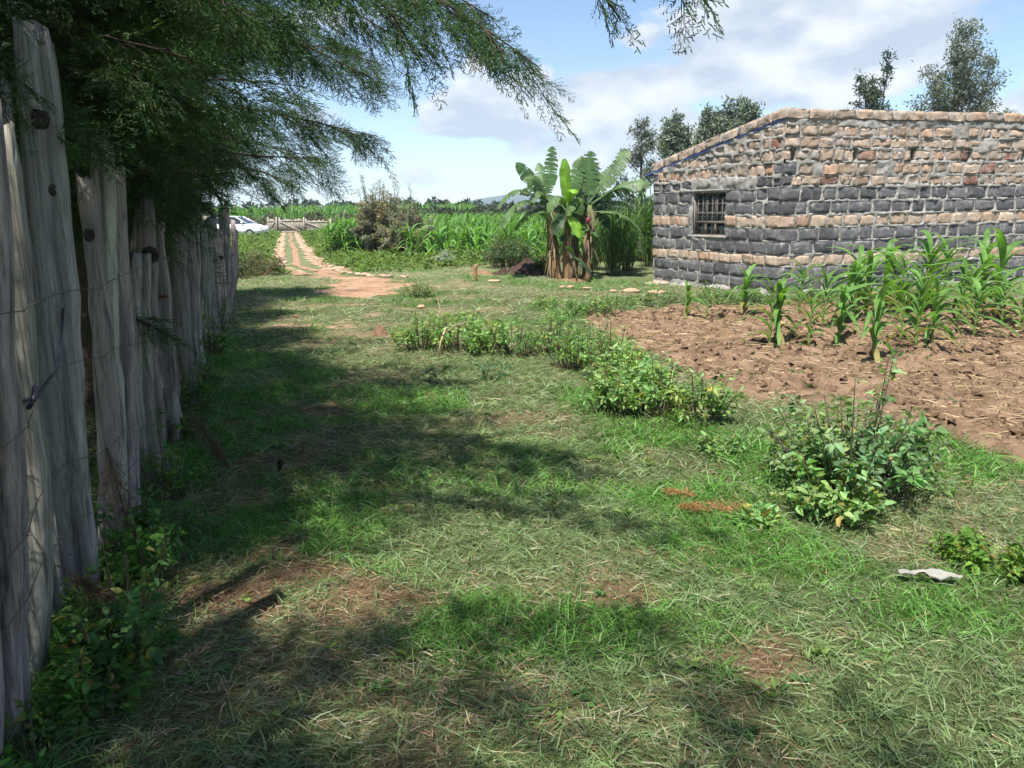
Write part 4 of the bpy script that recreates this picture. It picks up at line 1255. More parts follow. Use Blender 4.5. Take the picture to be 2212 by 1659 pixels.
banana('banana plant nearest the house with a dark red flower bud', 1.78, 18.55, 0.08, 1.72,
       [L_(0.05, 1.75, 0.10, 2.92, 0.15, 0.0, 0.56, 0.99, BG, F_), L_(0.08, 1.78, 0.98, 2.93, 0.1, 0.08, 0.52, 0.99, BP, (-0.4, -1, 0.6)),
        L_(0.1, 1.75, 1.42, 2.20, -0.1, 0.14, 0.5, 0.97, BP, (0, -0.8, 0.8)), L_(0.1, 1.7, 1.18, 1.86, -0.3, 0.30, 0.38, 0.3, BG),
        L_(0.1, 1.65, 1.02, 1.70, 0.35, 0.12, 0.48, 0.95, BP), L_(0.1, 1.55, 1.24, 1.12, -0.1, 0.22, 0.38, 0.85, BP),
        L_(0.05, 1.7, -0.46, 1.5, -0.4, 0.28, 0.42, 0.95, BP), L_(0.05, 1.72, -0.2, 2.75, 0.5, 0.1, 0.44, 0.95, BD, F_),
        L_(0.05, 1.6, 0.55, 1.2, 0.5, 0.2, 0.46, 0.85, BD), L_(0.05, 1.75, 0.62, 2.35, 0.5, 0.2, 0.46, 0.95, BG, F_)], 46, 13, 0.09, True)
banana('thin banana sucker leaning between the two thick stems', 1.55, 18.75, 0.0, 1.1,
       [L_(0, 1.1, 0.1, 2.0, -0.1, 0.0, 0.3, 0.5, BG, F_), L_(0, 1.1, 0.48, 1.0, -0.35, 0.12, 0.34, 0.3, BG), L_(0, 0.95, -0.38, 0.9, -0.35, 0.12, 0.3, 0.4, BD)], 24, 14, 0.065)
banana('leaning banana stem with dry hanging leaves at the clump\'s maize side', 1.15, 18.6, -0.15, 1.2,
       [L_(-0.15, 1.2, -0.5, 1.5, -0.3, 0.15, 0.3, 0.6, BG), L_(-0.15, 1.2, 0.2, 1.9, 0.1, 0.0, 0.3, 0.7, BD, F_)], 26, 16, 0.065)
banana('short banana sucker with drooping leaf at the clump\'s front', 1.40, 18.25, 0.05, 0.55,
       [L_(0.05, 0.55, 0.42, 0.15, -0.2, 0.10, 0.28, 0.1, BD), L_(0.05, 0.55, -0.1, 0.8, -0.2, 0.05, 0.22, 0.1, BG)], 14, 15, 0.05)

# ------------------------------------------------------------------ maize
MG = np.array([0.095, 0.200, 0.045])
def maize_parts(seed, h, nl, wind=0.3, tone=1.0, nseg=9, wf=0.064):
    r = np.random.default_rng(seed)
    st = MB(); t = np.linspace(0, 1, 6)
    st.tube(np.stack([0.03 * t ** 2, 0 * t, -0.04 + (h * 0.62 + 0.04) * t], -1), 0.014 * (1.1 - 0.7 * t) * (0.6 + h * 0.5), 6, MG * np.array([1.5, 1.0, 1.2]) * tone)
    lv = []
    az0 = r.uniform(0, 6.28)
    for q in range(nl):
        f = q / (nl - 1)
        z = h * (0.06 + 0.52 * f)
        az = az0 + math.pi * q + r.uniform(-0.45, 0.45)
        el = math.radians(r.uniform(52, 66) + 20 * f)
        d = np.array([math.cos(az) * math.cos(el), math.sin(az) * math.cos(el), math.sin(el)])
        L = h * r.uniform(0.58, 0.86) * (0.85 + 0.25 * math.sin(f * 3.1))
        bend = np.array([math.cos(az) * 0.40 + wind * 0.5, math.sin(az) * 0.40 - 0.05, -r.uniform(0.65, 1.25) * (1.15 - 0.5 * f)])
        mb = MB()
        c = MG * tone * r.uniform(0.8, 1.25) * (1 + 0.25 * f)
        if f < 0.2 and r.random() < 0.5:
            c = np.array([0.22, 0.20, 0.07])
        mb.strips(np.array([[0.02 * f, 0, z]]), d[None], bend[None], L, h * wf + 0.016, nseg, c[None], c[None] * np.array([1.1, 1.02, 1.1]),
                  prof=lambda t: np.clip(0.45 + 2.2 * t, 0, 1) * (1 - t ** 2.6) + 0.02, side=np.array([[-math.sin(az), math.cos(az), r.uniform(-0.3, 0.3)]]), fold=0.22)
        lv.append(mb)
    return st, lv
MAIZE = [(2.46, 10.99, 0.55, 'small maize plant standing alone at the tilled plot\'s corner by the bushes'), (2.72, 10.86, 0.54, 'small maize plant, second from the tilled plot\'s bushy corner'),
         (3.34, 11.22, 0.75, 'maize plant in front of the house corner, apart from the others'), (2.89, 8.69, 0.85, 'maize plant with two brown stalks, nearest the bushes across bare tilled soil'),
         (4.01, 10.89, 0.78, 'maize plant close under the house wall, first of its row'), (3.22, 8.42, 0.62, 'narrow upright maize plant with brown stalk in the front row'),
         (3.98, 9.97, 0.80, 'bushy maize plant in the middle row before the sandstone wall'), (3.69, 8.76, 0.74, 'broad bright green maize plant in the front row'),
         (5.17, 11.72, 1.05, 'tall dark maize plant against the grey blocks, left of the tallest one'), (3.54, 7.58, 0.74, 'drooping maize plant nearest the viewer with hanging leaves'),
         (5.79, 12.21, 1.0, 'maize plant farthest back, half hidden near the wall'), (5.43, 10.95, 0.96, 'leafy maize plant in the back row between two tall ones'),
         (4.21, 8.08, 0.84, 'large maize plant in the front row, right of the drooping one'), (5.98, 11.34, 1.22, 'tallest maize plant, its arching pale leaf against the wall'),
         (4.61, 8.52, 0.70, 'maize plant just behind the large front-row one'), (6.01, 10.46, 0.84, 'maize plant in the middle row, thinner than its neighbours'),
         (5.36, 9.01, 0.74, 'maize plant with trailing bottom leaves on bare soil'), (6.53, 10.53, 1.18, 'tall maize plant near the picture\'s edge with upright top leaves'),
         (6.21, 9.88, 0.66, 'low maize plant below the tall one by the picture\'s edge'), (6.0, 9.18, 0.52, 'maize plant cut by the picture\'s edge, leaf bending inwards')]
MAIZE += [(5.05, 11.45, 0.9, 'maize stalk growing close beside the tall dark plant'), (6.15, 11.55, 1.0, 'maize stalk growing close beside the tallest plant'), (5.62, 11.6, 0.95, 'maize plant squeezed between the tallest and the tall dark one'),
          (6.75, 11.3, 0.95, 'maize plant behind the tall one near the picture\'s edge'), (4.45, 10.3, 0.85, 'maize plant leaning in the middle row before the sandstone band'), (4.85, 10.7, 0.9, 'full maize plant in the middle of the back row'),
          (5.0, 9.6, 0.8, 'maize plant in the middle row with a yellowed lower leaf'), (5.7, 9.75, 0.85, 'upright maize plant behind the one with trailing leaves'), (4.38, 8.75, 0.75, 'maize stalk crowding the front-row plants from behind'),
          (2.99, 8.78, 0.7, 'maize stalk sharing its spot with the two-stalked plant'), (7.1, 11.9, 1.05, 'rearmost maize plant by the picture\'s edge'), (6.6, 12.0, 1.0, 'maize plant in the last row before weeds at the wall')]
for k, (x, y, h, lab) in enumerate(MAIZE):
    t_ = thing('maize_plant', lab, 'maize', (x, y, float(soil_z(x, y)) - 0.01), 0, 'maize plants in the tilled plot')
    st, lv = maize_parts(700 + k, h * 1.2, 11 if h > 0.65 else 8, 0.35)
    obj('stem', st.mesh('stem', M_stem, True), t_)
    for mb in lv:
        obj('leaf', mb.mesh('leaf', M_maize, True), t_)
def whole_maize(seed, h, tone, nseg=5):
    st, lv = maize_parts(seed, h, 11, 0.3, tone, nseg, 0.052)
    mb = MB()
    for m_ in [st] + lv:
        n0 = 0
        off0 = mb.n
        for v, c in zip(m_.v, m_.c):
            mb.v.append(v); mb.c.append(c)
        for f in m_.f:
            mb.f.append(f + off0)
        mb.n += m_.n
    return mb
FIELDM = [whole_maize(800 + k, 1.0, 0.92 + 0.08 * k).mesh('field_maize', M_maize, True) for k in range(6)]
r = np.random.default_rng(66)
fm = []
for row in range(9):
    for q in range(34):
        x = -3.2 + q * 0.32 + r.uniform(-0.12, 0.12); y = 24.6 + row * 0.62 - 0.30 * (x + 1.5) + r.uniform(-0.2, 0.2)
        if x > 1.2 and y < 20.5:
            continue
        fm.append((x, y, r.uniform(1.15, 1.4) * (0.62 if row == 0 and r.random() < 0.6 else 1)))
fm = sorted(fm, key=lambda p: p[1])[:190]
left = []
for row in range(5):
    for q in range(15):
        left.append((-6.9 + q * 0.22 + r.uniform(-0.08, 0.08), 30.4 + row * 0.55 + 0.12 * q + r.uniform(-0.15, 0.15), r.uniform(1.35, 1.7)))
behind = [(-4.2 - 0.35 * k + r.uniform(-0.2, 0.2), 4.6 + 0.75 * k, r.uniform(1.1, 1.5)) for k in range(14)] + [(-3.3 - 0.2 * k, 3.2 + 0.7 * k, r.uniform(0.9, 1.3)) for k in range(8)]
for grp, lab, lst in (('maize rows of the middle field', 'tall maize plant in the dense field left of the banana clump', fm),
                      ('maize block beside the grey shrub', 'maize plant in the small bright block between track and grey shrub', left),
                      ('maize glimpsed behind the log fence', 'maize plant growing behind the log fence, seen through its gaps', behind)):
    for (x, y, h) in lst:
        o = bpy.data.objects.new('maize_plant', FIELDM[r.integers(6)]); COL.objects.link(o)
        o.location = gp(x, y); o.scale = (h * r.uniform(0.9, 1.1),) * 2 + (h,); o.rotation_euler = (0, 0, r.uniform(0, 6.28))
        tag(o, lab, 'maize', grp)
# far maize that reads as one mass
def maize_mass(name, pts, hs, tone, seed):
    rg = np.random.default_rng(seed)
    n = len(pts); k = 9
    mb = MB()
    b_ = np.repeat(np.c_[pts, gz(pts[:, 0], pts[:, 1])], k, 0); h = np.repeat(hs, k)
    f = np.tile(np.arange(k) / (k - 1), n)
    b_[:, 2] += h * (0.15 + 0.6 * f)
    az = rg.uniform(0, 6.28, n * k); el = np.radians(rg.uniform(45, 70, n * k) + 15 * f)
    d = np.stack([np.cos(az) * np.cos(el), np.sin(az) * np.cos(el), np.sin(el)], -1)
    bend = np.stack([np.cos(az) * 0.4 + 0.15, np.sin(az) * 0.4, -rg.uniform(0.5, 1.0, n * k) * (1.1 - 0.6 * f)], -1)
    col = MG * tone * rg.uniform(0.7, 1.35, (n * k, 1))
    mb.strips(b_, d, bend, h * rg.uniform(0.35, 0.55, n * k), h * 0.055 + 0.01, 3, col, col * 1.15, prof=lambda t: np.clip(0.5 + 2 * t, 0, 1) * (1 - t ** 2.5) + 0.02, side=np.stack([-np.sin(az), np.cos(az), 0.2 * rg.normal(size=n * k)], -1))
    return obj(name, mb.mesh(name, M_maize), None, 'stuff')
rg = np.random.default_rng(91)
p = np.c_[rg.uniform(-7.5, 6.5, 1500), rg.uniform(29.5, 58, 1500)]
p = p[(p[:, 0] > -6.9 + 0.0 * p[:, 1] - (p[:, 1] - 30) * 0.15)]
o = maize_mass('maize_field', p, rg.uniform(1.1, 1.45, len(p)), 1.0, 92); tag(o, 'dense maize field stretching back behind the grey shrubs', 'maize field')
p = np.c_[rg.uniform(-48, -4, 2300), rg.uniform(76, 108, 2300)]
o = maize_mass('maize_field', p, rg.uniform(1.9, 2.5, len(p)), 0.95, 93); tag(o, 'pale green maize field beyond the wooden gate and wire fence', 'maize field')
p = np.c_[rg.uniform(-16, -7, 500), rg.uniform(12, 40, 500)]
p = p[p[:, 0] < -6.6 - 0.36 * (p[:, 1] - 16) - 1.6]
o = maize_mass('maize_field', p, rg.uniform(1.3, 1.8, len(p)), 1.15, 94); tag(o, 'maize field hidden behind the cypress trees and log fence', 'maize field')

# ------------------------------------------------------------------ napier grass clumps
def napier(label, x, y, h, n, spread, seed):
    rg = np.random.default_rng(seed)
    t_ = thing('napier_grass_clump', label, 'grass clump', gp(x, y), 0, 'napier grass clumps by the house')
    st = MB(); lf = MB()
    for q in range(n):
        a = rg.uniform(0, 6.28); s_ = rg.uniform(0, spread); hh_ = h * rg.uniform(0.5, 0.9)
        p0 = np.array([math.cos(a) * s_ * 0.5, math.sin(a) * s_ * 0.5, 0]); p1 = np.array([math.cos(a) * s_ * 1.2, math.sin(a) * s_ * 1.2, hh_])
        st.tube(np.array([p0, (p0 + p1) / 2 + rg.normal(size=3) * 0.02, p1]), [0.009, 0.008, 0.005], 4, (0.11, 0.14, 0.05), False)
        k = 11
        f = np.linspace(0.12, 1, k)
        bb = p0[None] * (1 - f)[:, None] + p1[None] * f[:, None]
        az = rg.uniform(0, 6.28, k); el = np.radians(rg.uniform(55, 80, k))
        d = np.stack([np.cos(az) * np.cos(el), np.sin(az) * np.cos(el), np.sin(el)], -1)
        bend = np.stack([np.cos(az) * 0.35 + 0.08, np.sin(az) * 0.35, -rg.uniform(0.3, 0.85, k)], -1)
        c = np.array([0.085, 0.17, 0.045]) * rg.uniform(0.65, 1.35, (k, 1))
        lf.strips(bb, d, bend, rg.uniform(0.45, 0.8, k), 0.028, 6, c, c * np.array([1.2, 1.1, 1.1]), side=np.stack([-np.sin(az), np.cos(az), 0 * az], -1))
    obj('stem', st.mesh('stem', M_stem), t_); obj('leaves', lf.mesh('leaves', M_maize), t_)
napier('dark napier grass clump just right of the banana plants', 2.50, 19.45, 1.75, 42, 0.36, 21)
napier('napier grass clump between the banana plants and the house corner', 2.98, 20.2, 1.75, 34, 0.34, 22)
napier('tall pale napier grass clump touching the house corner', 3.72, 21.3, 2.15, 44, 0.40, 23)
napier('short napier grass clump low behind the banana stems', 2.2, 20.6, 1.4, 24, 0.36, 24)

# ------------------------------------------------------------------ bushes
def bush(name, label, cat, x, y, w, h, nst, lpl, ll, lw, col, seed, group=None, wood=(0.10, 0.085, 0.05), upright=0.5, z=None, depth=None, colvar=0.35, topcol=None, droop=0.15):
    """leafy stems rising from one root; opposite pointed leaves along every stem"""
    rg = np.random.default_rng(seed)
    t_ = thing(name, label, cat, gp(x, y) if z is None else (x, y, z), 0, group)
    st = MB(); lf = MB(); dp = depth or w
    BB = []; DD = []; NN = []; CC = []; LL = []
    for q in range(nst):
        a = rg.uniform(0, 6.28); s_ = math.sqrt(rg.random())
        root = np.array([math.cos(a) * s_ * w * 0.22, math.sin(a) * s_ * dp * 0.22, -0.01])
        hh_ = h * (rg.uniform(0.3, 1.0) + (0.35 if rg.random() < 0.12 else 0)) * (1 - 0.5 * s_ ** 2)
        tip = np.array([math.cos(a) * s_ * w * 0.5, math.sin(a) * s_ * dp * 0.5, hh_]) + rg.normal(size=3) * 0.03 * h
        k = lpl
        sfac = rg.uniform(0.55, 1.12); hue = rg.uniform(0.8, 1.2) * np.array([rg.uniform(0.8, 1.25), 1.0, rg.uniform(0.8, 1.3)])
        t = np.linspace(0, 1, 7)
        pl = root[None] * (1 - t)[:, None] + tip[None] * t[:, None]
        pl[:, :2] += (tip - root)[None, :2] * (0.25 * np.sin(t * np.pi))[:, None] * (1 - upright)
        pl[:, 2] += h * 0.12 * np.sin(t * np.pi)
        st.tube(pl[::2], np.linspace(0.006, 0.002, 4) * (0.5 + h), 4, wood, False)
        f = rg.uniform(0.22, 1.0, k) ** 0.8
        idx = np.clip(f * 6, 0, 5.999); a0 = idx.astype(int); fr_ = (idx - a0)[:, None]
        bb = pl[a0] * (1 - fr_) + pl[a0 + 1] * fr_
        az = rg.uniform(0, 6.28, k)
        el = rg.uniform(-0.75, 0.8, k)
        d = np.stack([np.cos(az) * np.cos(el), np.sin(az) * np.cos(el), np.sin(el)], -1)
        off = d * (ll * 0.35)
        nn = norm(np.array([0, 0, 1.0]) + 0.9 * rg.normal(size=(k, 3)))
        base = np.array(col); tc_ = np.array(topcol if topcol is not None else col) 
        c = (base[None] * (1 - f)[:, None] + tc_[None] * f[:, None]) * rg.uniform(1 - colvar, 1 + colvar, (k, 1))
        yel = (rg.random(k) < 0.05)[:, None]
        c = np.where(yel, np.array([0.30, 0.27, 0.08]) * rg.uniform(0.5, 1.1, (k, 1)), c)
        c = c * hue
        BB.append(bb + off); DD.append(d); NN.append(nn); CC.append(c); LL.append(ll * rg.uniform(0.4, 1.3, k) * sfac)
    LL = np.concatenate(LL)
    lf.leaves(np.concatenate(BB), np.concatenate(DD), np.concatenate(NN), LL, LL * lw, np.concatenate(CC), droop=droop, fine=y < 13.5)
    obj('stem', st.mesh('stem', M_stem), t_); obj('foliage', lf.mesh('foliage', M_leaf), t_)
    return t_
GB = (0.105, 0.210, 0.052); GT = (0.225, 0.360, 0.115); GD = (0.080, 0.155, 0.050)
WG = 'leafy weed bushes on the grass'
B = [(-1.04, 8.93, 0.62, 0.50, 'bright green bush beside the bare stick, first of the row', 0), (-0.60, 8.75, 0.55, 0.50, 'bright green bush with a pale dead stick leaning in it', 0),
     (0.03, 8.53, 0.62, 0.42, 'bushy weed in the middle of the green row', 1), (0.46, 8.55, 0.66, 0.52, 'tallest bush in the green row, next to the tilled soil', 1),
     (0.86, 8.31, 0.60, 0.38, 'green bush spreading to the edge of the tilled soil', 1), (0.92, 7.35, 0.52, 0.44, 'leafy bush bordering bare soil, between the row and the lower bushes', 1),
     (0.89, 6.56, 0.50, 0.47, 'upright large-leaved bush above the lowest pair', 0), (0.76, 5.80, 0.42, 0.38, 'loose clump of pointed green leaves, lowest on the grass side', 0),
     (1.12, 5.80, 0.50, 0.45, 'pointed-leaved bush in the middle of the lower group', 0), (1.36, 5.50, 0.46, 0.42, 'pointed-leaved bush of the lower group, next to bare soil', 0),
     (-0.28, 8.62, 0.5, 0.40, 'bush filling the gap between the stick bush and the row', 0), (0.62, 7.75, 0.55, 0.42, 'bush on the grass side where the row turns along the soil', 1), (1.02, 6.95, 0.5, 0.42, 'bush hugging the soil edge above the large-leaved one', 0), (1.02, 6.2, 0.48, 0.44, 'bush between the large-leaved one and the lower group', 0),
     (1.32, 4.74, 0.30, 0.16, 'low leafy weed above the dry orange twig', 1), (1.30, 11.18, 0.55, 0.42, 'weed bush at the far corner of the tilled soil', 1),
     (1.62, 11.9, 0.60, 0.32, 'low dark weed bush between tilled soil and house', 2), (2.46, 12.75, 0.75, 0.30, 'low weeds spreading before the house corner stone', 2),
     (3.31, 12.8, 0.95, 0.28, 'low weed patch under the barred window', 2), (4.02, 12.95, 0.95, 0.26, 'low weed patch at the foot of the house corner', 2),
     (-1.71, 14.75, 0.55, 0.34, 'thin spindly weed on the sunlit lawn', 2), (0.57, 12.65, 0.45, 0.20, 'small weed tuft on the lawn behind the green row', 1),
     (0.95, 11.74, 0.50, 0.24, 'weed tuft near the tip of the tilled soil', 1), (2.14, 2.97, 0.26, 0.18, 'yellow green seedling leaves by the picture\'s edge', 3),
     (1.96, 3.18, 0.24, 0.16, 'small yellowish weed above the white scrap', 3), (1.19, 3.62, 0.18, 0.10, 'tiny dark leaved weed below the orange twig', 1),
     (4.9, 12.9, 0.9, 0.3, 'weeds at the foot of the sandstone wall behind maize', 2),
     (5.9, 13.3, 0.9, 0.3, 'weeds along the long wall near the tallest maize', 2), (7.0, 13.4, 1.0, 0.3, 'weeds along the long wall by the picture\'s edge', 2)]
for k, (x, y, w_, h, lab, ty) in enumerate(B):
    n = int(14 + 34 * w_)
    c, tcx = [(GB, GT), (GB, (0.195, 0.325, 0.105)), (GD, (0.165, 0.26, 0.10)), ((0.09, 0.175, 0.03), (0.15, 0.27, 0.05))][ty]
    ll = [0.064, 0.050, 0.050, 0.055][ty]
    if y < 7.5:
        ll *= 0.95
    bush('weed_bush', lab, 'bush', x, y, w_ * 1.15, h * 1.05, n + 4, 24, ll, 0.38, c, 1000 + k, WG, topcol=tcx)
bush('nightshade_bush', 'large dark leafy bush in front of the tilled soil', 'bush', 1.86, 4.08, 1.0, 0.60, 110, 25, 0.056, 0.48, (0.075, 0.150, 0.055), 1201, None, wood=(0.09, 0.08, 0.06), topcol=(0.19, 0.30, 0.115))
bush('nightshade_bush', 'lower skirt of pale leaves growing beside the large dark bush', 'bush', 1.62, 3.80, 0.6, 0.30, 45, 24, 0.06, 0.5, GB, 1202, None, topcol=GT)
# fence-side weeds
FW = [(-1.40, 1.98, 0.34, 0.20, 'broad-leaved weeds at the bottom corner by the first log'), (-1.36, 2.25, 0.34, 0.24, 'grassy weeds at the foot of the leaning logs'),
      (-1.40, 2.50, 0.36, 0.34, 'dark glossy leaves below the dead brown twig'), (-1.52, 2.78, 0.46, 0.40, 'thick green weeds at the foot of the tallest log'),
      (-1.62, 3.20, 0.42, 0.38, 'bright green weeds below the yellowish log'), (-1.74, 3.66, 0.36, 0.30, 'fresh green tuft in front of the short sawn log'),
      (-1.98, 4.25, 0.42, 0.42, 'weeds with a tiny violet flower beside the fence'), (-2.33, 5.25, 0.46, 0.40, 'weeds under the leaning pale log'),
      (-2.62, 6.2, 0.5, 0.48, 'green bush against the middle of the log fence'), (-2.98, 7.25, 0.55, 0.50, 'bright green bush at the shaded bend of the fence'),
      (-3.35, 8.6, 0.55, 0.60, 'tall bright weeds near the far fence logs'), (-4.05, 10.6, 0.6, 0.62, 'sunlit weeds by the far end of the fence'),
      (-4.75, 12.6, 0.7, 0.55, 'weeds past the last visible fence log')]
for k, (x, y, w_, h, lab) in enumerate(FW):
    bush('fence_weed', lab, 'weed', x, y, w_, h, int(14 + 36 * w_), 20, (0.034, 0.046, 0.040)[k % 3] if k != 2 else 0.06, 0.46, GD if k in (2, 7) else GB, 1300 + k, 'weeds growing along the log fence', topcol=(0.07, 0.15, 0.04) if k in (2, 7) else (0.085, 0.19, 0.04))
# two broad-leaved seedlings and the silver plant
bush('seedling', 'dark seedling with drooping long leaves on the lawn', 'seedling', -0.75, 7.06, 0.26, 0.20, 4, 6, 0.14, 0.24, (0.035, 0.085, 0.03), 1401, 'long-leaved seedlings', topcol=(0.07, 0.13, 0.06), droop=0.5)
bush('seedling', 'wider seedling with drooping long leaves right of the first', 'seedling', -0.18, 7.21, 0.38, 0.22, 6, 6, 0.14, 0.22, (0.035, 0.085, 0.03), 1402, 'long-leaved seedlings', topcol=(0.07, 0.13, 0.06), droop=0.5)
bush('silver_shrub', 'small silvery white-leaved shrub in front of the grey bushes', 'shrub', -1.84, 22.9, 0.62, 0.55, 50, 24, 0.07, 0.35, (0.22, 0.26, 0.22), 1403, None, topcol=(0.42, 0.46, 0.42))
bush('cassava_shrub', 'pale grey-green shrub with narrow leaves before the maize, by the dark heap', 'shrub', -0.1, 21.9, 1.5, 0.95, 90, 40, 0.11, 0.26, (0.05, 0.085, 0.04), 1404, None, topcol=(0.10, 0.15, 0.075))
bush('cassava_shrub', 'low leafy shrub against the banana stems', 'shrub', 0.75, 19.8, 0.8, 0.5, 50, 30, 0.09, 0.35, GD, 1405, None, topcol=(0.08, 0.16, 0.05))
# grey shrubs by the field
for (x, y, w_, h, sd, lab) in ((-4.75, 29.6, 2.1, 2.75, 1501, 'tall olive-grey shrub with cream flowering tips beside the maize block'), (-3.55, 27.6, 1.9, 1.75, 1502, 'lower grey shrub leaning against the tall olive-grey one'),
                               (-2.65, 26.3, 1.4, 1.25, 1503, 'small grey shrub at the edge of the middle maize field'), (-3.25, 28.0, 0.55, 2.25, 1504, 'thin cream-tipped shoot rising behind the lower grey shrub')):
    bush('grey_shrub', lab, 'shrub', x, y, w_, h, int(60 * w_) + 10, 130, 0.11, 0.34, (0.085, 0.105, 0.068), sd, 'olive-grey shrubs by the field', upright=0.7, topcol=(0.25, 0.255, 0.185), wood=(0.1, 0.08, 0.06))
bush('brush_pile', 'tangled heap of cut brush and dead twigs beyond the fence end', 'brush', -6.6, 20.3, 1.9, 0.75, 90, 30, 0.10, 0.35, (0.055, 0.08, 0.045), 1601, None, wood=(0.22, 0.15, 0.10), topcol=(0.13, 0.15, 0.09))

# ------------------------------------------------------------------ trees behind the house
def tree(label, x, y, H, crown_w, zc, seed, nstem, nl, ll, col, fan=0.35, top=True):
    rg = np.random.default_rng(seed)
    t_ = thing('tree', label, 'tree', gp(x, y), 0, 'slender trees behind the house')
    wd = MB(); lf = MB(); B_ = []; D_ = []
    for s_ in range(nstem):
        a = rg.uniform(0, 6.28); off = rg.uniform(0, 1) if nstem > 1 else 0
        tip = np.array([math.cos(a) * crown_w * 0.42 * off, math.sin(a) * crown_w * 0.42 * off, H * (1 - 0.24 * off ** 2) * rg.uniform(0.84, 1.0)])
        t = np.linspace(0, 1, 9)
        st = np.array([0, 0, -0.1])[None] * (1 - t)[:, None] + tip[None] * t[:, None]
        st[:, :2] *= (t ** fan)[:, None]
        wd.tube(st, (0.045 + 0.008 * H) * (1.05 - t) * (0.55 if nstem > 1 else 1) + 0.006, 6, (0.075, 0.065, 0.055))
        nb = int(26 / (1 if nstem == 1 else 1.7))
        for q in range(nb):
            f = zc / H + (1 - zc / H) * (q + rg.random()) / nb
            k = min(int(f * 8), 7); p0 = st[k] + (st[k + 1] - st[k]) * (f * 8 - k)
            az = rg.uniform(0, 6.28); w_ = crown_w * (0.5 if nstem == 1 else 0.24) * math.sin(min(1.0, (1 - (f - zc / H) / (1 - zc / H)) * 1.25 + 0.12) * math.pi * 0.5) * rg.uniform(0.5, 1.1)
            p1 = p0 + np.array([math.cos(az) * w_, math.sin(az) * w_, w_ * rg.uniform(0.35, 0.95)])
            wd.tube(np.array([p0, (p0 + p1) / 2 + np.array([0, 0, -0.05 * w_]), p1]), [0.018, 0.012, 0.005], 4, (0.08, 0.07, 0.055), False)
            n = max(10, int(nl * 3.6 * (0.4 + w_ / crown_w)))
            u = rg.uniform(0.25, 1.05, n)[:, None]
            clump = p0 * (1 - u) + p1 * u
            B_.append(clump + rg.normal(size=(n, 3)) * 0.085 * (0.5 + 0.22 * crown_w)); D_.append(norm(rg.normal(size=(n, 3)) + np.array([0, 0, 0.3])))
    B_ = np.concatenate(B_); D_ = np.concatenate(D_); n = len(B_)
    c = np.array(col) * rg.uniform(0.55, 1.5, (n, 1))
    lf.leaves(B_, D_, norm(rg.normal(size=(n, 3)) + np.array([0, 0, 0.6])), ll * rg.uniform(0.6, 1.3, n), ll * 0.34, c)
    obj('trunk', wd.mesh('trunk', M_stem, True), t_); obj('crown', lf.mesh('crown', M_tree), t_)
TC = (0.13, 0.155, 0.12)
tree('big broad tree rising behind the long wall, many upright stems', 16.2, 30.0, 7.9, 4.6, 2.6, 31, 14, 34, 0.15, TC, 0.5)
tree('small sprig of tree crown beside the big broad tree', 17.6, 29.0, 4.9, 1.0, 2.8, 32, 1, 26, 0.14, TC)
tree('slim tree behind the long wall between cloud and big tree', 13.0, 29.0, 6.6, 2.4, 2.5, 33, 4, 40, 0.15, (0.06, 0.085, 0.05), 0.8)
tree('little tree top barely above the long wall', 14.1, 29.0, 5.2, 1.1, 3.0, 34, 2, 26, 0.14, (0.06, 0.08, 0.05))
tree('bushy grey-green tree above the sloping wall\'s low end', 5.6, 27.0, 4.5, 2.4, 2.0, 35, 5, 60, 0.16, (0.15, 0.185, 0.14), 0.8)
tree('grey-green tree behind the middle of the sloping wall', 6.6, 27.6, 4.9, 2.0, 2.0, 36, 4, 60, 0.16, (0.15, 0.185, 0.14), 0.8)
tree('dense grey-green tree behind the house\'s upper corner', 7.75, 27.2, 5.4, 2.9, 2.2, 37, 7, 60, 0.16, (0.15, 0.185, 0.14), 0.8)
tree('slender cone-shaped tree with bare top twigs between bananas and house', 3.85, 23.6, 4.4, 1.6, 1.5, 38, 1, 46, 0.11, TC)
tree('tree standing right behind the banana leaves', 2.9, 27.0, 3.5, 2.0, 1.4, 39, 3, 60, 0.15, (0.055, 0.08, 0.05), 0.8)

# ------------------------------------------------------------------ stone track to the gate
TRACK = np.array([(-18.2, 66.6), (-13.0, 47.5), (-9.6, 35.4), (-7.85, 29.0), (-6.5, 24.6), (-5.6, 22.4), (-4.7, 20.6)])
_tl = np.concatenate([[0], np.cumsum(np.linalg.norm(np.diff(TRACK, axis=0), axis=1))])
def track_at(s):
    s = np.asarray(s, float)
    return np.stack([np.interp(s, _tl, TRACK[:, 0]), np.interp(s, _tl, TRACK[:, 1])], -1)
TRL = _tl[-1]
ss = np.linspace(0, TRL, 220); tp = track_at(ss); tn = norm(np.gradient(tp, axis=0)); tnn = np.stack([-tn[:, 1], tn[:, 0]], -1)
mb = MB()
for off, wd in ((0.0, 0.22), (-0.62, 0.42), (0.62, 0.42)):
    wv = wd * (0.6 + 0.8 * fbm(ss * 0.7 + off * 9, ss * 0, 15, 3)); o2 = off + 0.25 * (fbm(ss * 0.4, ss * 0 + off, 16, 2) - 0.5)
    a_ = tp + tnn * (o2 - wv / 2)[:, None]; b_ = tp + tnn * (o2 + wv / 2)[:, None]
    V = np.stack([np.c_[a_, gz(a_[:, 0], a_[:, 1]) + 0.012], np.c_[tp + tnn * o2[:, None], gz(tp[:, 0], tp[:, 1]) + 0.022], np.c_[b_, gz(b_[:, 0], b_[:, 1]) + 0.012]], 1).reshape(-1, 3)
    q = np.arange(len(ss) - 1)[:, None] * 3
    mb.add(V, [q + np.array([[0, 1, 4, 3]]), q + np.array([[1, 2, 5, 4]])])
track = obj('path', mb.mesh('path', M_path, True), None, 'structure')
SL = [rock_mesh('stone', 950 + k, M_slab, 0.5) for k in range(5)]
r = np.random.default_rng(23)
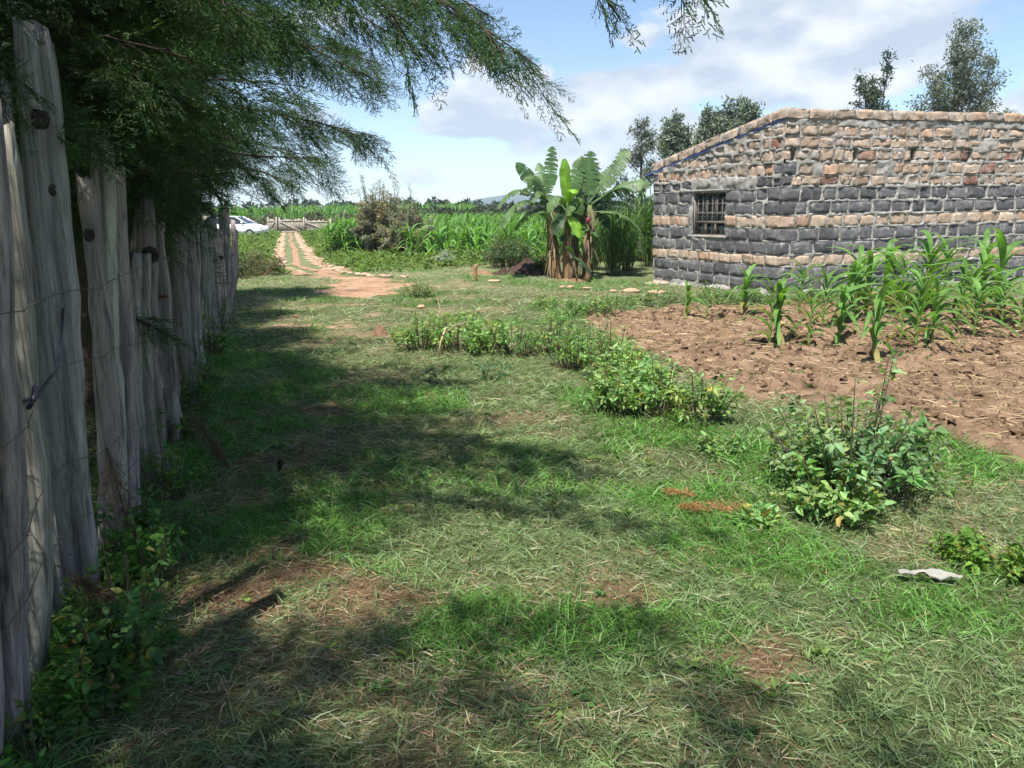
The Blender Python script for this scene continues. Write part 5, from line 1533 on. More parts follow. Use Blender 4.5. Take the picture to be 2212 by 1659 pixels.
n_st = 0
for side in (-1, 1):
    s = 0.5
    while s < TRL - 1.0:
        c_ = track_at(s); q = int(s / TRL * 219)
        for lane in ((-0.15, 0.17) if r.random() < 0.7 else (r.uniform(-0.2, 0.2),)):
            o = bpy.data.objects.new('stone', SL[r.integers(5)]); COL.objects.link(o); o.parent = track
            pp = c_ + tnn[q] * (side * 0.62 + lane + r.uniform(-0.05, 0.05))
            o.location = gp(pp[0], pp[1], 0.012); o.scale = (r.uniform(0.2, 0.42), r.uniform(0.2, 0.46), r.uniform(0.10, 0.18)); o.rotation_euler = (0, 0, r.uniform(0, 3))
            n_st += 1
        s += r.uniform(0.45, 1.0)
# edging stones along the curve of the dirt patch
ed = np.array([(-5.0, 22.3), (-4.45, 21.0), (-3.95, 20.1), (-3.4, 19.5), (-2.9, 19.2), (-2.4, 19.1), (-1.9, 19.15)])
r = np.random.default_rng(24)
for k in range(20):
    u = k / 19 * 4.6; a_ = min(int(u), 5); pp = ed[a_] * (1 - (u - a_)) + ed[a_ + 1] * (u - a_) + r.normal(size=2) * 0.07
    o = bpy.data.objects.new('stone', SL[r.integers(5)]); COL.objects.link(o); o.parent = path
    o.location = gp(pp[0], pp[1], 0.03); o.scale = (r.uniform(0.14, 0.32), r.uniform(0.12, 0.26), r.uniform(0.10, 0.2)); o.rotation_euler = (0, 0, r.uniform(0, 3))

# ------------------------------------------------------------------ gate, picket fence, wire fence
def picket_run(name, label, cat, p0, p1, n, h, seed, brace, rails=(0.25, 0.85)):
    r = np.random.default_rng(seed)
    p0 = np.array(p0, float); p1 = np.array(p1, float); v = p1 - p0; L = np.linalg.norm(v)
    t_ = thing(name, label, cat, gp(p0[0], p0[1]), math.atan2(v[1], v[0]))
    w_ = L / n * 0.72
    for k in range(n):
        x = (k + 0.5) * L / n; hh_ = h * r.uniform(0.88, 1.04)
        mb = MB()
        mb.add(np.array([[x - w_ / 2, -0.02, 0.06], [x + w_ / 2, -0.02, 0.06], [x + w_ / 2 * 0.9, -0.02, hh_], [x - w_ / 2 * 0.9, -0.02, hh_ + r.uniform(-0.03, 0.03)],
                         [x - w_ / 2, 0.01, 0.06], [x + w_ / 2, 0.01, 0.06], [x + w_ / 2 * 0.9, 0.01, hh_], [x - w_ / 2 * 0.9, 0.01, hh_]]),
               np.array([[0, 1, 2, 3], [5, 4, 7, 6], [1, 5, 6, 2], [4, 0, 3, 7], [3, 2, 6, 7], [4, 5, 1, 0]]))
        obj('picket', mb.mesh('picket', M_gatewood), t_)
    for z in rails:
        mb = MB(); mb.box((0, -0.065, z * h - 0.045), (L, -0.024, z * h + 0.045)); obj('rail', mb.mesh('rail', M_gatewood), t_)
    if brace:
        z0, z1 = (rails[1] * h - 0.05, rails[0] * h * 0.4) if brace > 0 else (rails[0] * h * 0.4, rails[1] * h - 0.05)
        mb = MB(); mb.tube(np.array([[0.04, -0.085, z0], [L / 2, -0.085, (z0 + z1) / 2], [L - 0.04, -0.085, z1]]), 0.045, 4); obj('brace', mb.mesh('brace', M_gatewood), t_)
    for x in (-0.06, L + 0.06):
        mb = MB(); mb.tube(np.array([[x, 0.06, -0.1], [x, 0.06, h * 0.6], [x + 0.02, 0.06, h * 1.12]]), [0.075, 0.07, 0.06], 8); obj('gate_post', mb.mesh('gate_post', M_gatewood, True), t_)
    return t_
picket_run('wooden_gate', 'wide wooden picket gate with diagonal brace at the track\'s end', 'gate', (-19.3, 67.6), (-17.2, 67.0), 15, 1.12, 1, 1, (0.06, 0.88))
picket_run('wooden_gate', 'narrow picket gate leaf left of the wide gate', 'gate', (-20.45, 68.2), (-19.75, 67.9), 4, 1.15, 2, -1)
picket_run('picket_fence', 'rough picket fence panel right of the wide gate', 'fence', (-17.0, 67.3), (-14.9, 66.6), 13, 1.0, 3, 1)
wf = thing('wire_fence', 'thin wire fence on slim posts right of the picket panel', 'fence', gp(-14.5, 66.4))
for k in range(9):
    mb = MB(); x = k * 1.45; mb.tube(np.array([[x, 0.25 * k, -0.1], [x + 0.02, 0.25 * k, 1.05]]), 0.045, 6); obj('post', mb.mesh('post', M_gatewood, True), wf)
for z in (0.4, 0.7, 0.98):
    mb = MB(); mb.tube(np.array([[0, -0.05, z], [12, 2.0, z]]), 0.012, 4); obj('wire', mb.mesh('wire', M_wire), wf)

# ------------------------------------------------------------------ white car behind the weeds
def car(x, y, rz):
    t_ = thing('parked_car', 'white car parked half hidden behind weeds near the gate', 'car', gp(x, y), rz)
    # side profile, x forward; (x, half width, bottom z, top z)
    Ls = [(-2.1, 0.72, 0.38, 0.80), (-2.0, 0.80, 0.28, 0.92), (-1.5, 0.84, 0.22, 0.95), (-0.6, 0.85, 0.20, 0.95), (0.4, 0.85, 0.20, 0.94), (1.1, 0.84, 0.20, 0.92), (1.6, 0.82, 0.22, 0.84), (1.95, 0.74, 0.28, 0.72), (2.1, 0.62, 0.36, 0.60)]
    mb = MB(); V = []
    for (px_, w_, zb, zt) in Ls:
        V += [[px_, -w_ * 0.92, zb], [px_, -w_, (zb + zt) / 2], [px_, -w_ * 0.93, zt - 0.05], [px_, -w_ * 0.6, zt], [px_, w_ * 0.6, zt], [px_, w_ * 0.93, zt - 0.05], [px_, w_, (zb + zt) / 2], [px_, w_ * 0.92, zb]]
    n = len(Ls); F = [[i * 8 + j, (i + 1) * 8 + j, (i + 1) * 8 + (j + 1) % 8, i * 8 + (j + 1) % 8] for i in range(n - 1) for j in range(8)]
    mb.add(np.array(V), [np.array(F), np.arange(8)[None], (np.arange(8)[::-1] + (n - 1) * 8)[None]])
    obj('body', mb.mesh('body', M_car, True), t_)
    mb = MB()
    C_ = [(-1.85, 0.70, 0.93), (-1.15, 0.60, 1.38), (-0.4, 0.60, 1.46), (0.25, 0.60, 1.42), (1.15, 0.72, 0.92)]
    V = []
    for (px_, w_, zt) in C_:
        V += [[px_, -w_, zt], [px_, w_, zt]]
    Vr = np.array(V); Fr = np.array([[2, 4, 5, 3], [4, 6, 7, 5]])
    top = Vr.copy(); mb.add(np.concatenate([top, top - np.array([0, 0, 0.05])]), [Fr, Fr[:, ::-1] + 10, np.array([[2, 12, 14, 4], [4, 14, 16, 6], [3, 5, 15, 13], [5, 7, 17, 15], [2, 3, 13, 12], [6, 16, 17, 7]])])
    for sgn in (-1, 1):
        for (a_, b_) in (((-1.85, 0.74 * sgn, 0.93), (-1.15, 0.62 * sgn, 1.40)), ((-0.35, 0.80 * sgn, 0.93), (-0.35, 0.63 * sgn, 1.43)), ((1.15, 0.74 * sgn, 0.92), (0.25, 0.62 * sgn, 1.40))):
            mb.tube(np.array([a_, b_]), 0.035, 5)
    obj('roof', mb.mesh('roof', M_car), t_)
    mb = MB()
    g_ = [(-1.80, 0.72, 0.93), (-1.12, 0.59, 1.38), (0.22, 0.59, 1.39), (1.10, 0.72, 0.92)]
    V = np.array([[p_[0], s_ * p_[1], p_[2]] for s_ in (-1, 1) for p_ in g_])
    mb.add(V, np.array([[0, 1, 2, 3], [7, 6, 5, 4]])); obj('side_window', mb.mesh('side_window', M_carglass), t_)
    mb = MB(); mb.add(V[[2, 3, 7, 6]], np.array([[0, 1, 2, 3]])); obj('windscreen', mb.mesh('windscreen', M_carglass), t_)
    mb = MB(); mb.add(V[[1, 0, 4, 5]], np.array([[0, 1, 2, 3]])); obj('rear_window', mb.mesh('rear_window', M_carglass), t_)
    for wx in (-1.3, 1.3):
        for sgn in (-1, 1):
            wh = obj('wheel', None, t_); wh.location = (wx, 0.74 * sgn, 0.30)
            mb = MB(); th = np.linspace(0, 2 * np.pi, 20, endpoint=False)
            V = np.concatenate([np.stack([rr_ * np.cos(th), np.full(20, yy_), rr_ * np.sin(th)], -1) for rr_, yy_ in ((0.19, -0.1), (0.29, -0.1), (0.31, 0), (0.29, 0.1), (0.19, 0.1))])
            F = [[i * 20 + j, i * 20 + (j + 1) % 20, (i + 1) * 20 + (j + 1) % 20, (i + 1) * 20 + j] for i in range(4) for j in range(20)]
            mb.add(V, np.array(F)); obj('tyre', mb.mesh('tyre', M_tyre, True), wh)
            mb = MB(); V = np.concatenate([np.stack([rr_ * np.cos(th), np.full(20, yy_ * sgn), rr_ * np.sin(th)], -1) for rr_, yy_ in ((0.19, 0.09), (0.15, 0.07), (0.04, 0.10))])
            F = [[i * 20 + j, i * 20 + (j + 1) % 20, (i + 1) * 20 + (j + 1) % 20, (i + 1) * 20 + j] for i in range(2) for j in range(20)]
            mb.add(V, [np.array(F), (40 + np.arange(20))[None]]); obj('rim', mb.mesh('rim', M_rim), wh)
    for sgn in (-1, 1):
        mb = MB(); mb.tube(np.array([[1.88, 0.55 * sgn, 0.66], [2.02, 0.55 * sgn, 0.63], [2.07, 0.52 * sgn, 0.6]]), [0.13, 0.11, 0.05], 8); obj('headlight', mb.mesh('headlight', M_lamp, True), t_)
        mb = MB(); mb.box((0.75, 0.80 * sgn - 0.06, 0.95), (0.9, 0.80 * sgn + 0.1 * sgn, 1.07)); obj('mirror', mb.mesh('mirror', M_car), t_)
car(-19.0, 56.0, math.radians(-8))

# ------------------------------------------------------------------ heaps, stake, loose stones, litter
def heap(name, label, x, y, w_, d_, h, m, seed):
    nu, nv = 26, 12
    V = []
    for a in range(nv + 1):
        rr_ = a / nv
        for b_ in range(nu):
            th = 2 * math.pi * b_ / nu
            px_, py_ = math.cos(th) * rr_, math.sin(th) * rr_
            nz = float(fbm(px_ * 2.6 + seed, py_ * 2.6, seed, 4)); k = 1 + 0.35 * (float(fbm(math.cos(th) * 1.5 + seed, math.sin(th) * 1.5, seed + 3, 2)) - 0.5)
            V.append([px_ * w_ / 2 * k, py_ * d_ / 2 * k, h * ((1 - rr_ ** 1.6) * (0.45 + 1.1 * nz)) - 0.02])
    F = [[a * nu + b_, (a + 1) * nu + b_, (a + 1) * nu + (b_ + 1) % nu, a * nu + (b_ + 1) % nu] for a in range(nv) for b_ in range(nu)]
    mb = MB(); mb.add(np.array(V), np.array(F))
    o = obj(name, mb.mesh(name, m)); o.location = gp(x, y)
    return tag(o, label, 'heap')
heap('manure_heap', 'dark brown heap of manure left of the banana stems', 0.42, 19.75, 1.15, 0.9, 0.34, M_manure, 1)
heap('soil_heap', 'low dark soil spread from the manure heap', -0.15, 19.7, 0.9, 0.6, 0.14, M_manure, 2)
heap('soil_heap', 'small pale brown soil heap behind the wooden stake', -0.75, 19.5, 0.75, 0.5, 0.15, M_heap, 3)
heap('soil_clod', 'single brown clod of earth on the lawn before the bushes', -1.70, 10.1, 0.22, 0.2, 0.13, M_heap, 4)
heap('soil_heap', 'bare soil mound at the foot of the banana stems', 1.35, 18.3, 0.9, 0.5, 0.08, M_heap, 5)
st = thing('wooden_stake', 'short brown wooden stake driven into the lawn', 'stake', gp(-0.78, 17.94))
mb = MB(); mb.tube(np.array([[0, 0, -0.1], [0.005, 0, 0.12], [-0.01, 0, 0.24], [0.0, 0, 0.31], [0.035, 0, 0.345], [0.05, 0, 0.35]]), [0.04, 0.038, 0.04, 0.045, 0.04, 0.02], 8, (0.30, 0.16, 0.08)); obj('shaft', mb.mesh('shaft', M_stem, True), st)
mb = MB(); mb.tube(np.array([[-0.02, 0, 0.20], [-0.07, 0, 0.23]]), [0.015, 0.01], 5, (0.26, 0.14, 0.07)); obj('side_peg', mb.mesh('side_peg', M_stem), st)
LO = [(-0.36, 17.74, 0.34, 'flat orange stone right of the wooden stake'), (1.07, 16.27, 0.2, 'small pale stone on the lawn before the bananas'), (1.22, 16.2, 0.26, 'brown stone next to the small pale one'),
      (1.98, 15.16, 0.22, 'round stone by the weeds near the house'), (2.28, 15.0, 0.38, 'pale broken block on the grass near the house'), (2.75, 14.75, 0.5, 'long flat orange stone beside the house corner'),
      (4.35, 13.72, 0.40, 'pale slab leaning at the foot of the house corner'), (-1.47, 12.9, 0.2, 'stone lying in the bare patch on the lawn'), (1.55, 16.1, 0.26, 'thin flat stone in the lawn left of the house')]
for k, (x, y, s_, lab) in enumerate(LO):
    o = obj('loose_stone', rock_mesh('loose_stone', 970 + k, M_loose if k != 6 else M_greyrock, 0.5)); o.location = gp(x, y, 0.03); o.scale = (s_, s_ * 0.7, s_ * (0.35 if k in (0, 5, 8) else 0.6)); o.rotation_euler = (0, 0, k * 0.7)
    tag(o, lab, 'stone', 'loose stones on the grass')
# dead stick in the bush
dk = MB()
dk.tube(np.array([[-0.10, -0.12, -0.02], [-0.06, -0.12, 0.18], [0.0, -0.1, 0.34]]), [0.013, 0.011, 0.008], 6, (0.45, 0.33, 0.2))
dk.tube(np.array([[0.0, -0.1, 0.34], [-0.05, -0.08, 0.5], [-0.09, -0.05, 0.66]]), [0.007, 0.005, 0.002], 5, (0.4, 0.3, 0.2))
dk.tube(np.array([[-0.04, -0.12, 0.25], [0.1, -0.1, 0.36], [0.28, -0.1, 0.40]]), [0.006, 0.005, 0.002], 5, (0.4, 0.3, 0.22))
dk.tube(np.array([[0.0, -0.1, 0.34], [0.08, -0.1, 0.46], [0.1, -0.1, 0.6]]), [0.005, 0.004, 0.002], 5, (0.4, 0.3, 0.22))
o = obj('dead_stick', dk.mesh('dead_stick', M_stem)); o.location = gp(-0.70, 8.5); tag(o, 'bare pale forked stick poking out of the bright bushes', 'stick')
def dry_spray(name, label, x, y, z, d0, L, n, col, seed, hang=False):
    rg = np.random.default_rng(seed)
    mb = MB(); d0 = norm(np.array(d0, float))
    P, Dv = [], []
    for q in range(n):
        t = rg.random(); sd = norm(np.cross(d0, [0, 0, 1.0]))
        sgn = rg.choice([-1, 1]); dd = norm(d0 * rg.uniform(0.6, 1.3) + sd * sgn * rg.uniform(0.3, 0.9) + np.array([0, 0, rg.uniform(-0.1, 0.35) if not hang else rg.uniform(-0.8, 0.1)]))
        ll = L * rg.uniform(0.15, 0.4) * (1.1 - t)
        u = np.linspace(0.15, 1, 6)[:, None]
        o0 = d0 * L * t
        P.append(o0 + dd * ll * u); Dv.append(np.repeat(dd[None], 6, 0))
    P = np.concatenate(P); Dv = np.concatenate(Dv)
    k = 3; n2 = len(P) * k
    d = norm(np.repeat(Dv, k, 0) + 0.7 * rg.normal(size=(n2, 3)))
    c = np.array(col) * rg.uniform(0.55, 1.4, (n2, 1))
    mb.strips(np.repeat(P, k, 0), d, 0.1 * rg.normal(size=(n2, 3)), rg.uniform(0.015, 0.04, n2), 0.0032, 1, c)
    mb.tube(np.array([[0, 0, 0], d0 * L * 0.5, d0 * L]), [0.005, 0.004, 0.002], 5, np.array(col) * 0.5)
    o = obj(name, mb.mesh(name, M_grass)); o.location = (x, y, z)
    return tag(o, label, 'twig')
dry_spray('dry_twig', 'dry orange cypress twig lying on the grass', 1.28, 3.76, 0.035, (-1, 0.12, 0.03), 0.42, 60, (0.36, 0.20, 0.085), 41)
dry_spray('dry_twig', 'short dry orange cypress piece at the end of the longer one', 0.98, 3.98, 0.04, (-1, 0.3, 0.1), 0.16, 26, (0.36, 0.20, 0.085), 42)
dry_spray('dead_spray', 'rust brown dead cypress spray drooping over the foot of the tallest log', -1.60, 2.62, 0.30, (0.8, -0.3, -0.3), 0.20, 40, (0.13, 0.08, 0.045), 43, True)
dry_spray('dead_spray', 'rust red dead cypress spray caught on the fence', -2.38, 5.0, 1.05, (1, -0.2, 0.0), 0.22, 30, (0.22, 0.085, 0.05), 44)
dry_spray('dead_spray', 'brown dead cypress litter hanging between two logs', -1.80, 3.35, 0.55, (0.25, -0.2, -1), 0.42, 70, (0.16, 0.105, 0.07), 45, True)
dry_spray('dead_spray', 'dull brown dead brush at the foot of the short sawn log', -2.0, 4.75, 0.35, (0.5, -0.4, -0.5), 0.45, 80, (0.13, 0.085, 0.06), 46, True)
# crumpled plastic scrap
mb = MB(); nu, nv = 14, 5
U_, V_ = np.meshgrid(np.linspace(-0.12, 0.12, nu), np.linspace(-0.03, 0.03, nv))
Zc = 0.02 + 0.035 * fbm(U_ * 30 + 3, V_ * 40, 5, 3) - 0.25 * np.abs(U_) * 0.35
V_ = V_ * (1 + 0.5 * np.sin(U_ * 40)) * (0.4 + 0.6 * (1 - (np.abs(U_) / 0.12) ** 3))
i, j = np.meshgrid(np.arange(nu - 1), np.arange(nv - 1))
top = np.stack([U_, V_, Zc], -1).reshape(-1, 3); F = np.stack([j * nu + i, j * nu + i + 1, (j + 1) * nu + i + 1, (j + 1) * nu + i], -1).reshape(-1, 4)
mb.add(np.concatenate([top, top - np.array([0, 0, 0.004])]), [F, F[:, ::-1] + nu * nv])
o = obj('plastic_scrap', mb.mesh('plastic_scrap', M_paper)); o.location = gp(1.71, 2.99, 0.02); o.rotation_euler = (0, 0, -0.25); tag(o, 'crumpled dirty white scrap lying in the grass', 'litter')
dry_spray('dark_tuft', 'small blackened tuft on the shaded lawn near the fence', -1.42, 4.55, 0.02, (0.1, 0.1, 1), 0.06, 20, (0.02, 0.018, 0.016), 47)

# ------------------------------------------------------------------ masses of weeds, distant trees, straw, grass
def tracked(x, y):
    tx = np.interp(y, TRACK[::-1, 1], TRACK[::-1, 0])
    return np.abs(x - tx)
rg = np.random.default_rng(301)
n = 15000
y = 19 + 50 * rg.random(n) ** 1.25; tx = np.interp(y, TRACK[::-1, 1], TRACK[::-1, 0])
x = tx + rg.uniform(-6.5, 6.0, n) * (0.5 + y / 60)
dtr = np.abs(x - tx) / (0.75 + 0.10 * rg.random(n))
ok = (dtr > 1.05) & (in_poly(x, y, DIRT) < -0.25) & (y > 20.2 + 1.0 * rg.random(n) + 0.7 * np.clip(x + 3.5, 0, 3)) & ~((x > -1.2) & (y < 21)) & (x < 1.5)
x, y = x[ok], y[ok]
n = len(x); k = 4
hh = (0.08 + 0.30 * fbm(x * 0.5, y * 0.5, 77, 3)) * (0.7 + 0.5 * rg.random(n)) * sstep(0.5, 2.2, tracked(x, y)) + 0.03
bx = np.repeat(np.c_[x, y, gz(x, y)], k, 0); h4 = np.repeat(hh, k) * rg.random(n * k)
bx[:, 2] += h4; bx[:, :2] += rg.normal(size=(n * k, 2)) * 0.08
az = rg.uniform(0, 6.28, n * k); el = rg.uniform(-0.2, 0.9, n * k)
d = np.stack([np.cos(az) * np.cos(el), np.sin(az) * np.cos(el), np.sin(el)], -1)
tone = np.repeat(fbm(x * 0.35, y * 0.35, 88, 3), k)[:, None]
c = (np.array([0.085, 0.16, 0.04]) * (1 - tone) + np.array([0.15, 0.21, 0.06]) * tone) * rg.uniform(0.6, 1.35, (n * k, 1))
mb = MB(); L = (0.10 + 0.0022 * bx[:, 1]) * rg.uniform(0.6, 1.3, n * k)
mb.leaves(bx, d, norm(np.array([0, 0, 1.0]) + 0.5 * rg.normal(size=(n * k, 3))), L, L * 0.4, c)
o = obj('weeds', mb.mesh('weeds', M_leaf), None, 'stuff'); tag(o, 'rough green weeds on both sides of the stone track', 'weeds')
# distant trees and bushes
def far_mass(name, label, xs_, ys_, hs_, ws_, col, ll, per, seed):
    rg = np.random.default_rng(seed); mb = MB()
    n = len(xs_)
    cx = np.repeat(xs_, per); cy = np.repeat(ys_, per); h = np.repeat(hs_, per); w_ = np.repeat(ws_, per)
    u = rg.random(n * per); a = rg.uniform(0, 6.28, n * per)
    rad = w_ * 0.5 * np.sqrt(rg.random(n * per)) * np.sin(np.pi * np.clip(0.15 + 0.85 * u, 0, 1)) ** 0.6 * (1 + 0.3 * np.sin(3 * a + cx))
    p = np.stack([cx + np.cos(a) * rad, cy + np.sin(a) * rad, h * (0.03 + 0.97 * u)], -1)
    d = norm(rg.normal(size=(n * per, 3)) + np.array([0, 0, 0.5]))
    tone = np.repeat(rg.uniform(0.65, 1.3, n), per)[:, None]
    L = ll * rg.uniform(0.6, 1.3, n * per)
    mb.leaves(p, d, norm(rg.normal(size=(n * per, 3))), L, L * 0.5, np.array(col) * tone * rg.uniform(0.7, 1.3, (n * per, 1)))
    o = obj(name, mb.mesh(name, M_tree), None, 'stuff'); return tag(o, label, 'trees')
rg = np.random.default_rng(401)
n = 150
far_mass('treeline', 'dark far line of trees along the horizon behind the maize', rg.uniform(-30, 70, n), rg.uniform(112, 175, n), rg.uniform(1.9, 2.9, n), rg.uniform(3, 6, n), (0.050, 0.068, 0.040), 0.75, 260, 402)
n = 60
far_mass('treeline', 'grey-green bushes at the maize field\'s back edge', rg.uniform(-9, 26, n), rg.uniform(62, 80, n), rg.uniform(1.3, 2.0, n), rg.uniform(2, 4, n), (0.060, 0.078, 0.042), 0.42, 220, 403)
n = 46
far_mass('treeline', 'thin far treetops on the horizon above the gate field', rg.uniform(-85, -14, n), rg.uniform(150, 180, n), rg.uniform(2.6, 4.2, n), rg.uniform(2.5, 5, n), (0.050, 0.068, 0.045), 0.8, 160, 404)
n = 26
far_mass('hedge', 'tangled grey-green hedge along the far wire fence', np.linspace(-26, -6, n) + rg.uniform(-0.5, 0.5, n), np.linspace(70.5, 68.5, n) + rg.uniform(-0.6, 0.6, n), rg.uniform(0.9, 1.6, n), rg.uniform(1.2, 2.2, n), (0.12, 0.115, 0.075), 0.26, 260, 405)
# straw litter on the tilled plot
rg = np.random.default_rng(501)
n = 22000
x = rg.uniform(1.0, 9.5, n); y = 4.0 + 8.6 * rg.random(n) ** 1.2
ok = (in_poly(x, y, FIELD) > 0.0) & (fbm(x * 1.5, y * 1.5, 55, 4) + 0.25 * rg.random(n) > 0.55)
x, y = x[ok], y[ok]; n = len(x)
az = rg.uniform(0, 6.28, n)
d = np.stack([np.cos(az), np.sin(az), rg.uniform(-0.05, 0.28, n)], -1)
c = np.array([0.48, 0.37, 0.22]) * rg.uniform(0.5, 1.25, (n, 1))
mb = MB(); mb.strips(np.c_[x, y, soil_z(x, y) + 0.012], d, np.stack([0.2 * rg.normal(size=n), 0.2 * rg.normal(size=n), -0.2 * np.ones(n)], -1), rg.uniform(0.06, 0.24, n), 0.0045 + 0.0004 * y, 2, c)
o = obj('straw', mb.mesh('straw', M_grass), None, 'stuff'); tag(o, 'pale dry straw strewn over the tilled brown soil', 'straw')
# loose clods on the plot
n = 9000
x = rg.uniform(1.0, 9.5, n); y = 4.0 + 8.4 * rg.random(n)
ok = in_poly(x, y, FIELD) > 0.05; x, y = x[ok], y[ok]; n = len(x)
base = np.array([[1, 0, 0], [-0.5, 0.87, 0], [-0.5, -0.87, 0], [0, 0, 0.9], [0.4, 0.5, 0.5], [0.3, -0.6, 0.45]])
fc = np.array([[0, 4, 5], [0, 1, 4], [1, 3, 4], [4, 3, 5], [1, 2, 3], [2, 5, 3], [2, 0, 5]])
sz = 0.010 + 0.05 * rg.random(n) ** 2.5
a = rg.uniform(0, 6.28, n); ca, sa = np.cos(a), np.sin(a)
jit = base[None] + 0.3 * rg.normal(size=(n, 6, 3))
V = np.stack([jit[..., 0] * ca[:, None] - jit[..., 1] * sa[:, None], jit[..., 0] * sa[:, None] + jit[..., 1] * ca[:, None], jit[..., 2]], -1) * sz[:, None, None] + np.c_[x, y, soil_z(x, y)][:, None, :]
mb = MB(); mb.add(V.reshape(-1, 3), (fc[None] + (np.arange(n) * 6)[:, None, None]).reshape(-1, 3), np.repeat(rg.uniform(0.6, 1.2, (n, 1)) * np.ones(3), 6, 0))
o = obj('soil_crumbs', mb.mesh('soil_crumbs', M_soil), None, 'stuff'); tag(o, 'loose crumbs and clods of brown soil on the tilled plot', 'soil')

n = 420
x = rg.uniform(1.0, 9.5, n); y = 4.0 + 8.4 * rg.random(n)
ok = (in_poly(x, y, FIELD) > 0.05) & (fbm(x * 0.9, y * 0.9, 44, 3) > 0.45); x, y = x[ok], y[ok]; n = len(x); k = 8
bx = np.repeat(np.c_[x, y, soil_z(x, y) + 0.01], k, 0) + rg.normal(size=(n * k, 3)) * np.array([0.02, 0.02, 0.008])
az = rg.uniform(0, 6.28, n * k); el = rg.uniform(0.0, 0.9, n * k); L = np.repeat(rg.uniform(0.02, 0.06, n), k) * rg.uniform(0.6, 1.2, n * k)
mb = MB(); mb.leaves(bx, np.stack([np.cos(az) * np.cos(el), np.sin(az) * np.cos(el), np.sin(el)], -1), norm(np.array([0, 0, 1.0]) + 0.4 * rg.normal(size=(n * k, 3))), L, L * 0.45, np.array([0.10, 0.17, 0.06]) * rg.uniform(0.6, 1.3, (n * k, 1)))
o = obj('plot_weeds', mb.mesh('plot_weeds', M_leaf), None, 'stuff'); tag(o, 'tiny weeds sprouting across the tilled soil', 'weeds')

# ------------------------------------------------------------------ grass
def house_d(x, y):
    q = np.stack([x - K[0], y - K[1]], -1)
    return np.minimum(-(q @ Rn), -(q @ Ln))
def grass(name, label, n, y0, y1, seed, Lr, wd, dens=1.0, tall=0.0, pw=1.0):
    rg = np.random.default_rng(seed)
    u = rg.random(n)
    y = (y0 ** (2 - pw) + (y1 ** (2 - pw) - y0 ** (2 - pw)) * u) ** (1 / (2 - pw))
    x = rg.uniform(-1, 1, n) * (0.74 * y + 1.3)
    nt_ = n // 9                                   # blades grow in small tufts
    ti = rg.integers(nt_, size=n); loose = rg.random(n) < 0.3
    toff = rg.normal(size=(n, 2)) * (0.012 + 0.0022 * y)[:, None]
    x = np.where(loose, x, x[ti] + toff[:, 0]); y = np.where(loose, y, y[ti] + toff[:, 1])
    oaz = np.arctan2(toff[:, 1], toff[:, 0])
    bare, straw, lush = patches(x, y)
    fl = in_poly(x, y, FIELD) + (fbm(x * 2.2, y * 2.2, 51, 4) - 0.5) * 0.7
    keep = (fl < 0.02 + 0.10 * rg.random(n)) & (in_poly(x, y, DIRT) + 1.5 * (fbm(x * 2.2, y * 2.2, 51, 4) - 0.5) < -0.05 + 0.6 * rg.random(n) ** 3) & (house_d(x, y) < -0.03) & (x > -2.2 - 0.34 * y) & ((y < 20.5) | (tracked(x, y) > 0.3))
    keep &= rg.random(n) > bare * 0.6
    keep &= rg.random(n) < 0.55 + 0.45 * fbm(x * 5, y * 5, 99, 2)
    x, y, bare, straw, lush, loose, oaz = (q[keep] for q in (x, y, bare, straw, lush, loose, oaz)); n = len(x)
    isdry = rg.random(n) < np.clip(0.06 + 0.46 * straw ** 1.4 + 0.45 * bare - 0.28 * lush, 0.03, 0.9)
    g1 = np.array([0.105, 0.175, 0.055]); g2 = np.array([0.080, 0.195, 0.034]); g3 = np.array([0.185, 0.255, 0.120])
    mixg = rg.random((n, 1))
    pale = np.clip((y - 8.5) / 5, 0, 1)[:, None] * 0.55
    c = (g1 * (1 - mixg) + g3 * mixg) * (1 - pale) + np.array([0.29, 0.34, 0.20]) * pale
    c = np.where((rg.random(n) < lush * 0.9)[:, None], g2 * (0.8 + 0.7 * mixg), c)
    d1 = np.array([0.39, 0.32, 0.20]); d2 = np.array([0.30, 0.30, 0.225]); d3 = np.array([0.26, 0.165, 0.09])
    pick = rg.random(n)
    dc = np.where((pick < 0.4)[:, None], d1, np.where((pick < 0.75)[:, None], d2, d3))
    dc = np.where(((bare > 0.45) & (rg.random(n) < 0.6))[:, None], d3, dc)
    c = np.where(isdry[:, None], dc, c) * rg.uniform(0.65, 1.3, (n, 1))
    az = np.where(loose | isdry, rg.uniform(0, 6.28, n), oaz + rg.normal(size=n) * 0.8)
    el = np.where(isdry, rg.uniform(-0.02, 0.6, n), np.where(rg.random(n) < 0.35 + 0.4 * lush, rg.uniform(0.7, 1.45, n), rg.uniform(0.1, 0.9, n)))
    d = np.stack([np.cos(az) * np.cos(el), np.sin(az) * np.cos(el), np.sin(el)], -1)
    bend = np.stack([np.cos(az) * 0.35 + 0.3 * rg.normal(size=n), np.sin(az) * 0.35 + 0.3 * rg.normal(size=n), -rg.uniform(0.1, 0.7, n) * np.sin(np.maximum(el, 0.2)) - 0.05], -1)
    L = rg.uniform(*Lr, n) * np.where(isdry, 0.8, 1.0) * (1 + 0.35 * lush) * (0.85 + 0.3 * rg.random(n))
    z = gz(x, y) + np.where(isdry, rg.uniform(0, 0.02, n), 0) + rg.uniform(-0.004, 0.012, n)
    mb = MB()
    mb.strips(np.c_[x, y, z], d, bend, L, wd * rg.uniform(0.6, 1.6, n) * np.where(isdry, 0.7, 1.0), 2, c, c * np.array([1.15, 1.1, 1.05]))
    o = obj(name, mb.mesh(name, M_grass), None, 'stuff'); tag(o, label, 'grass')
    TRI.append((name, mb.tris()))
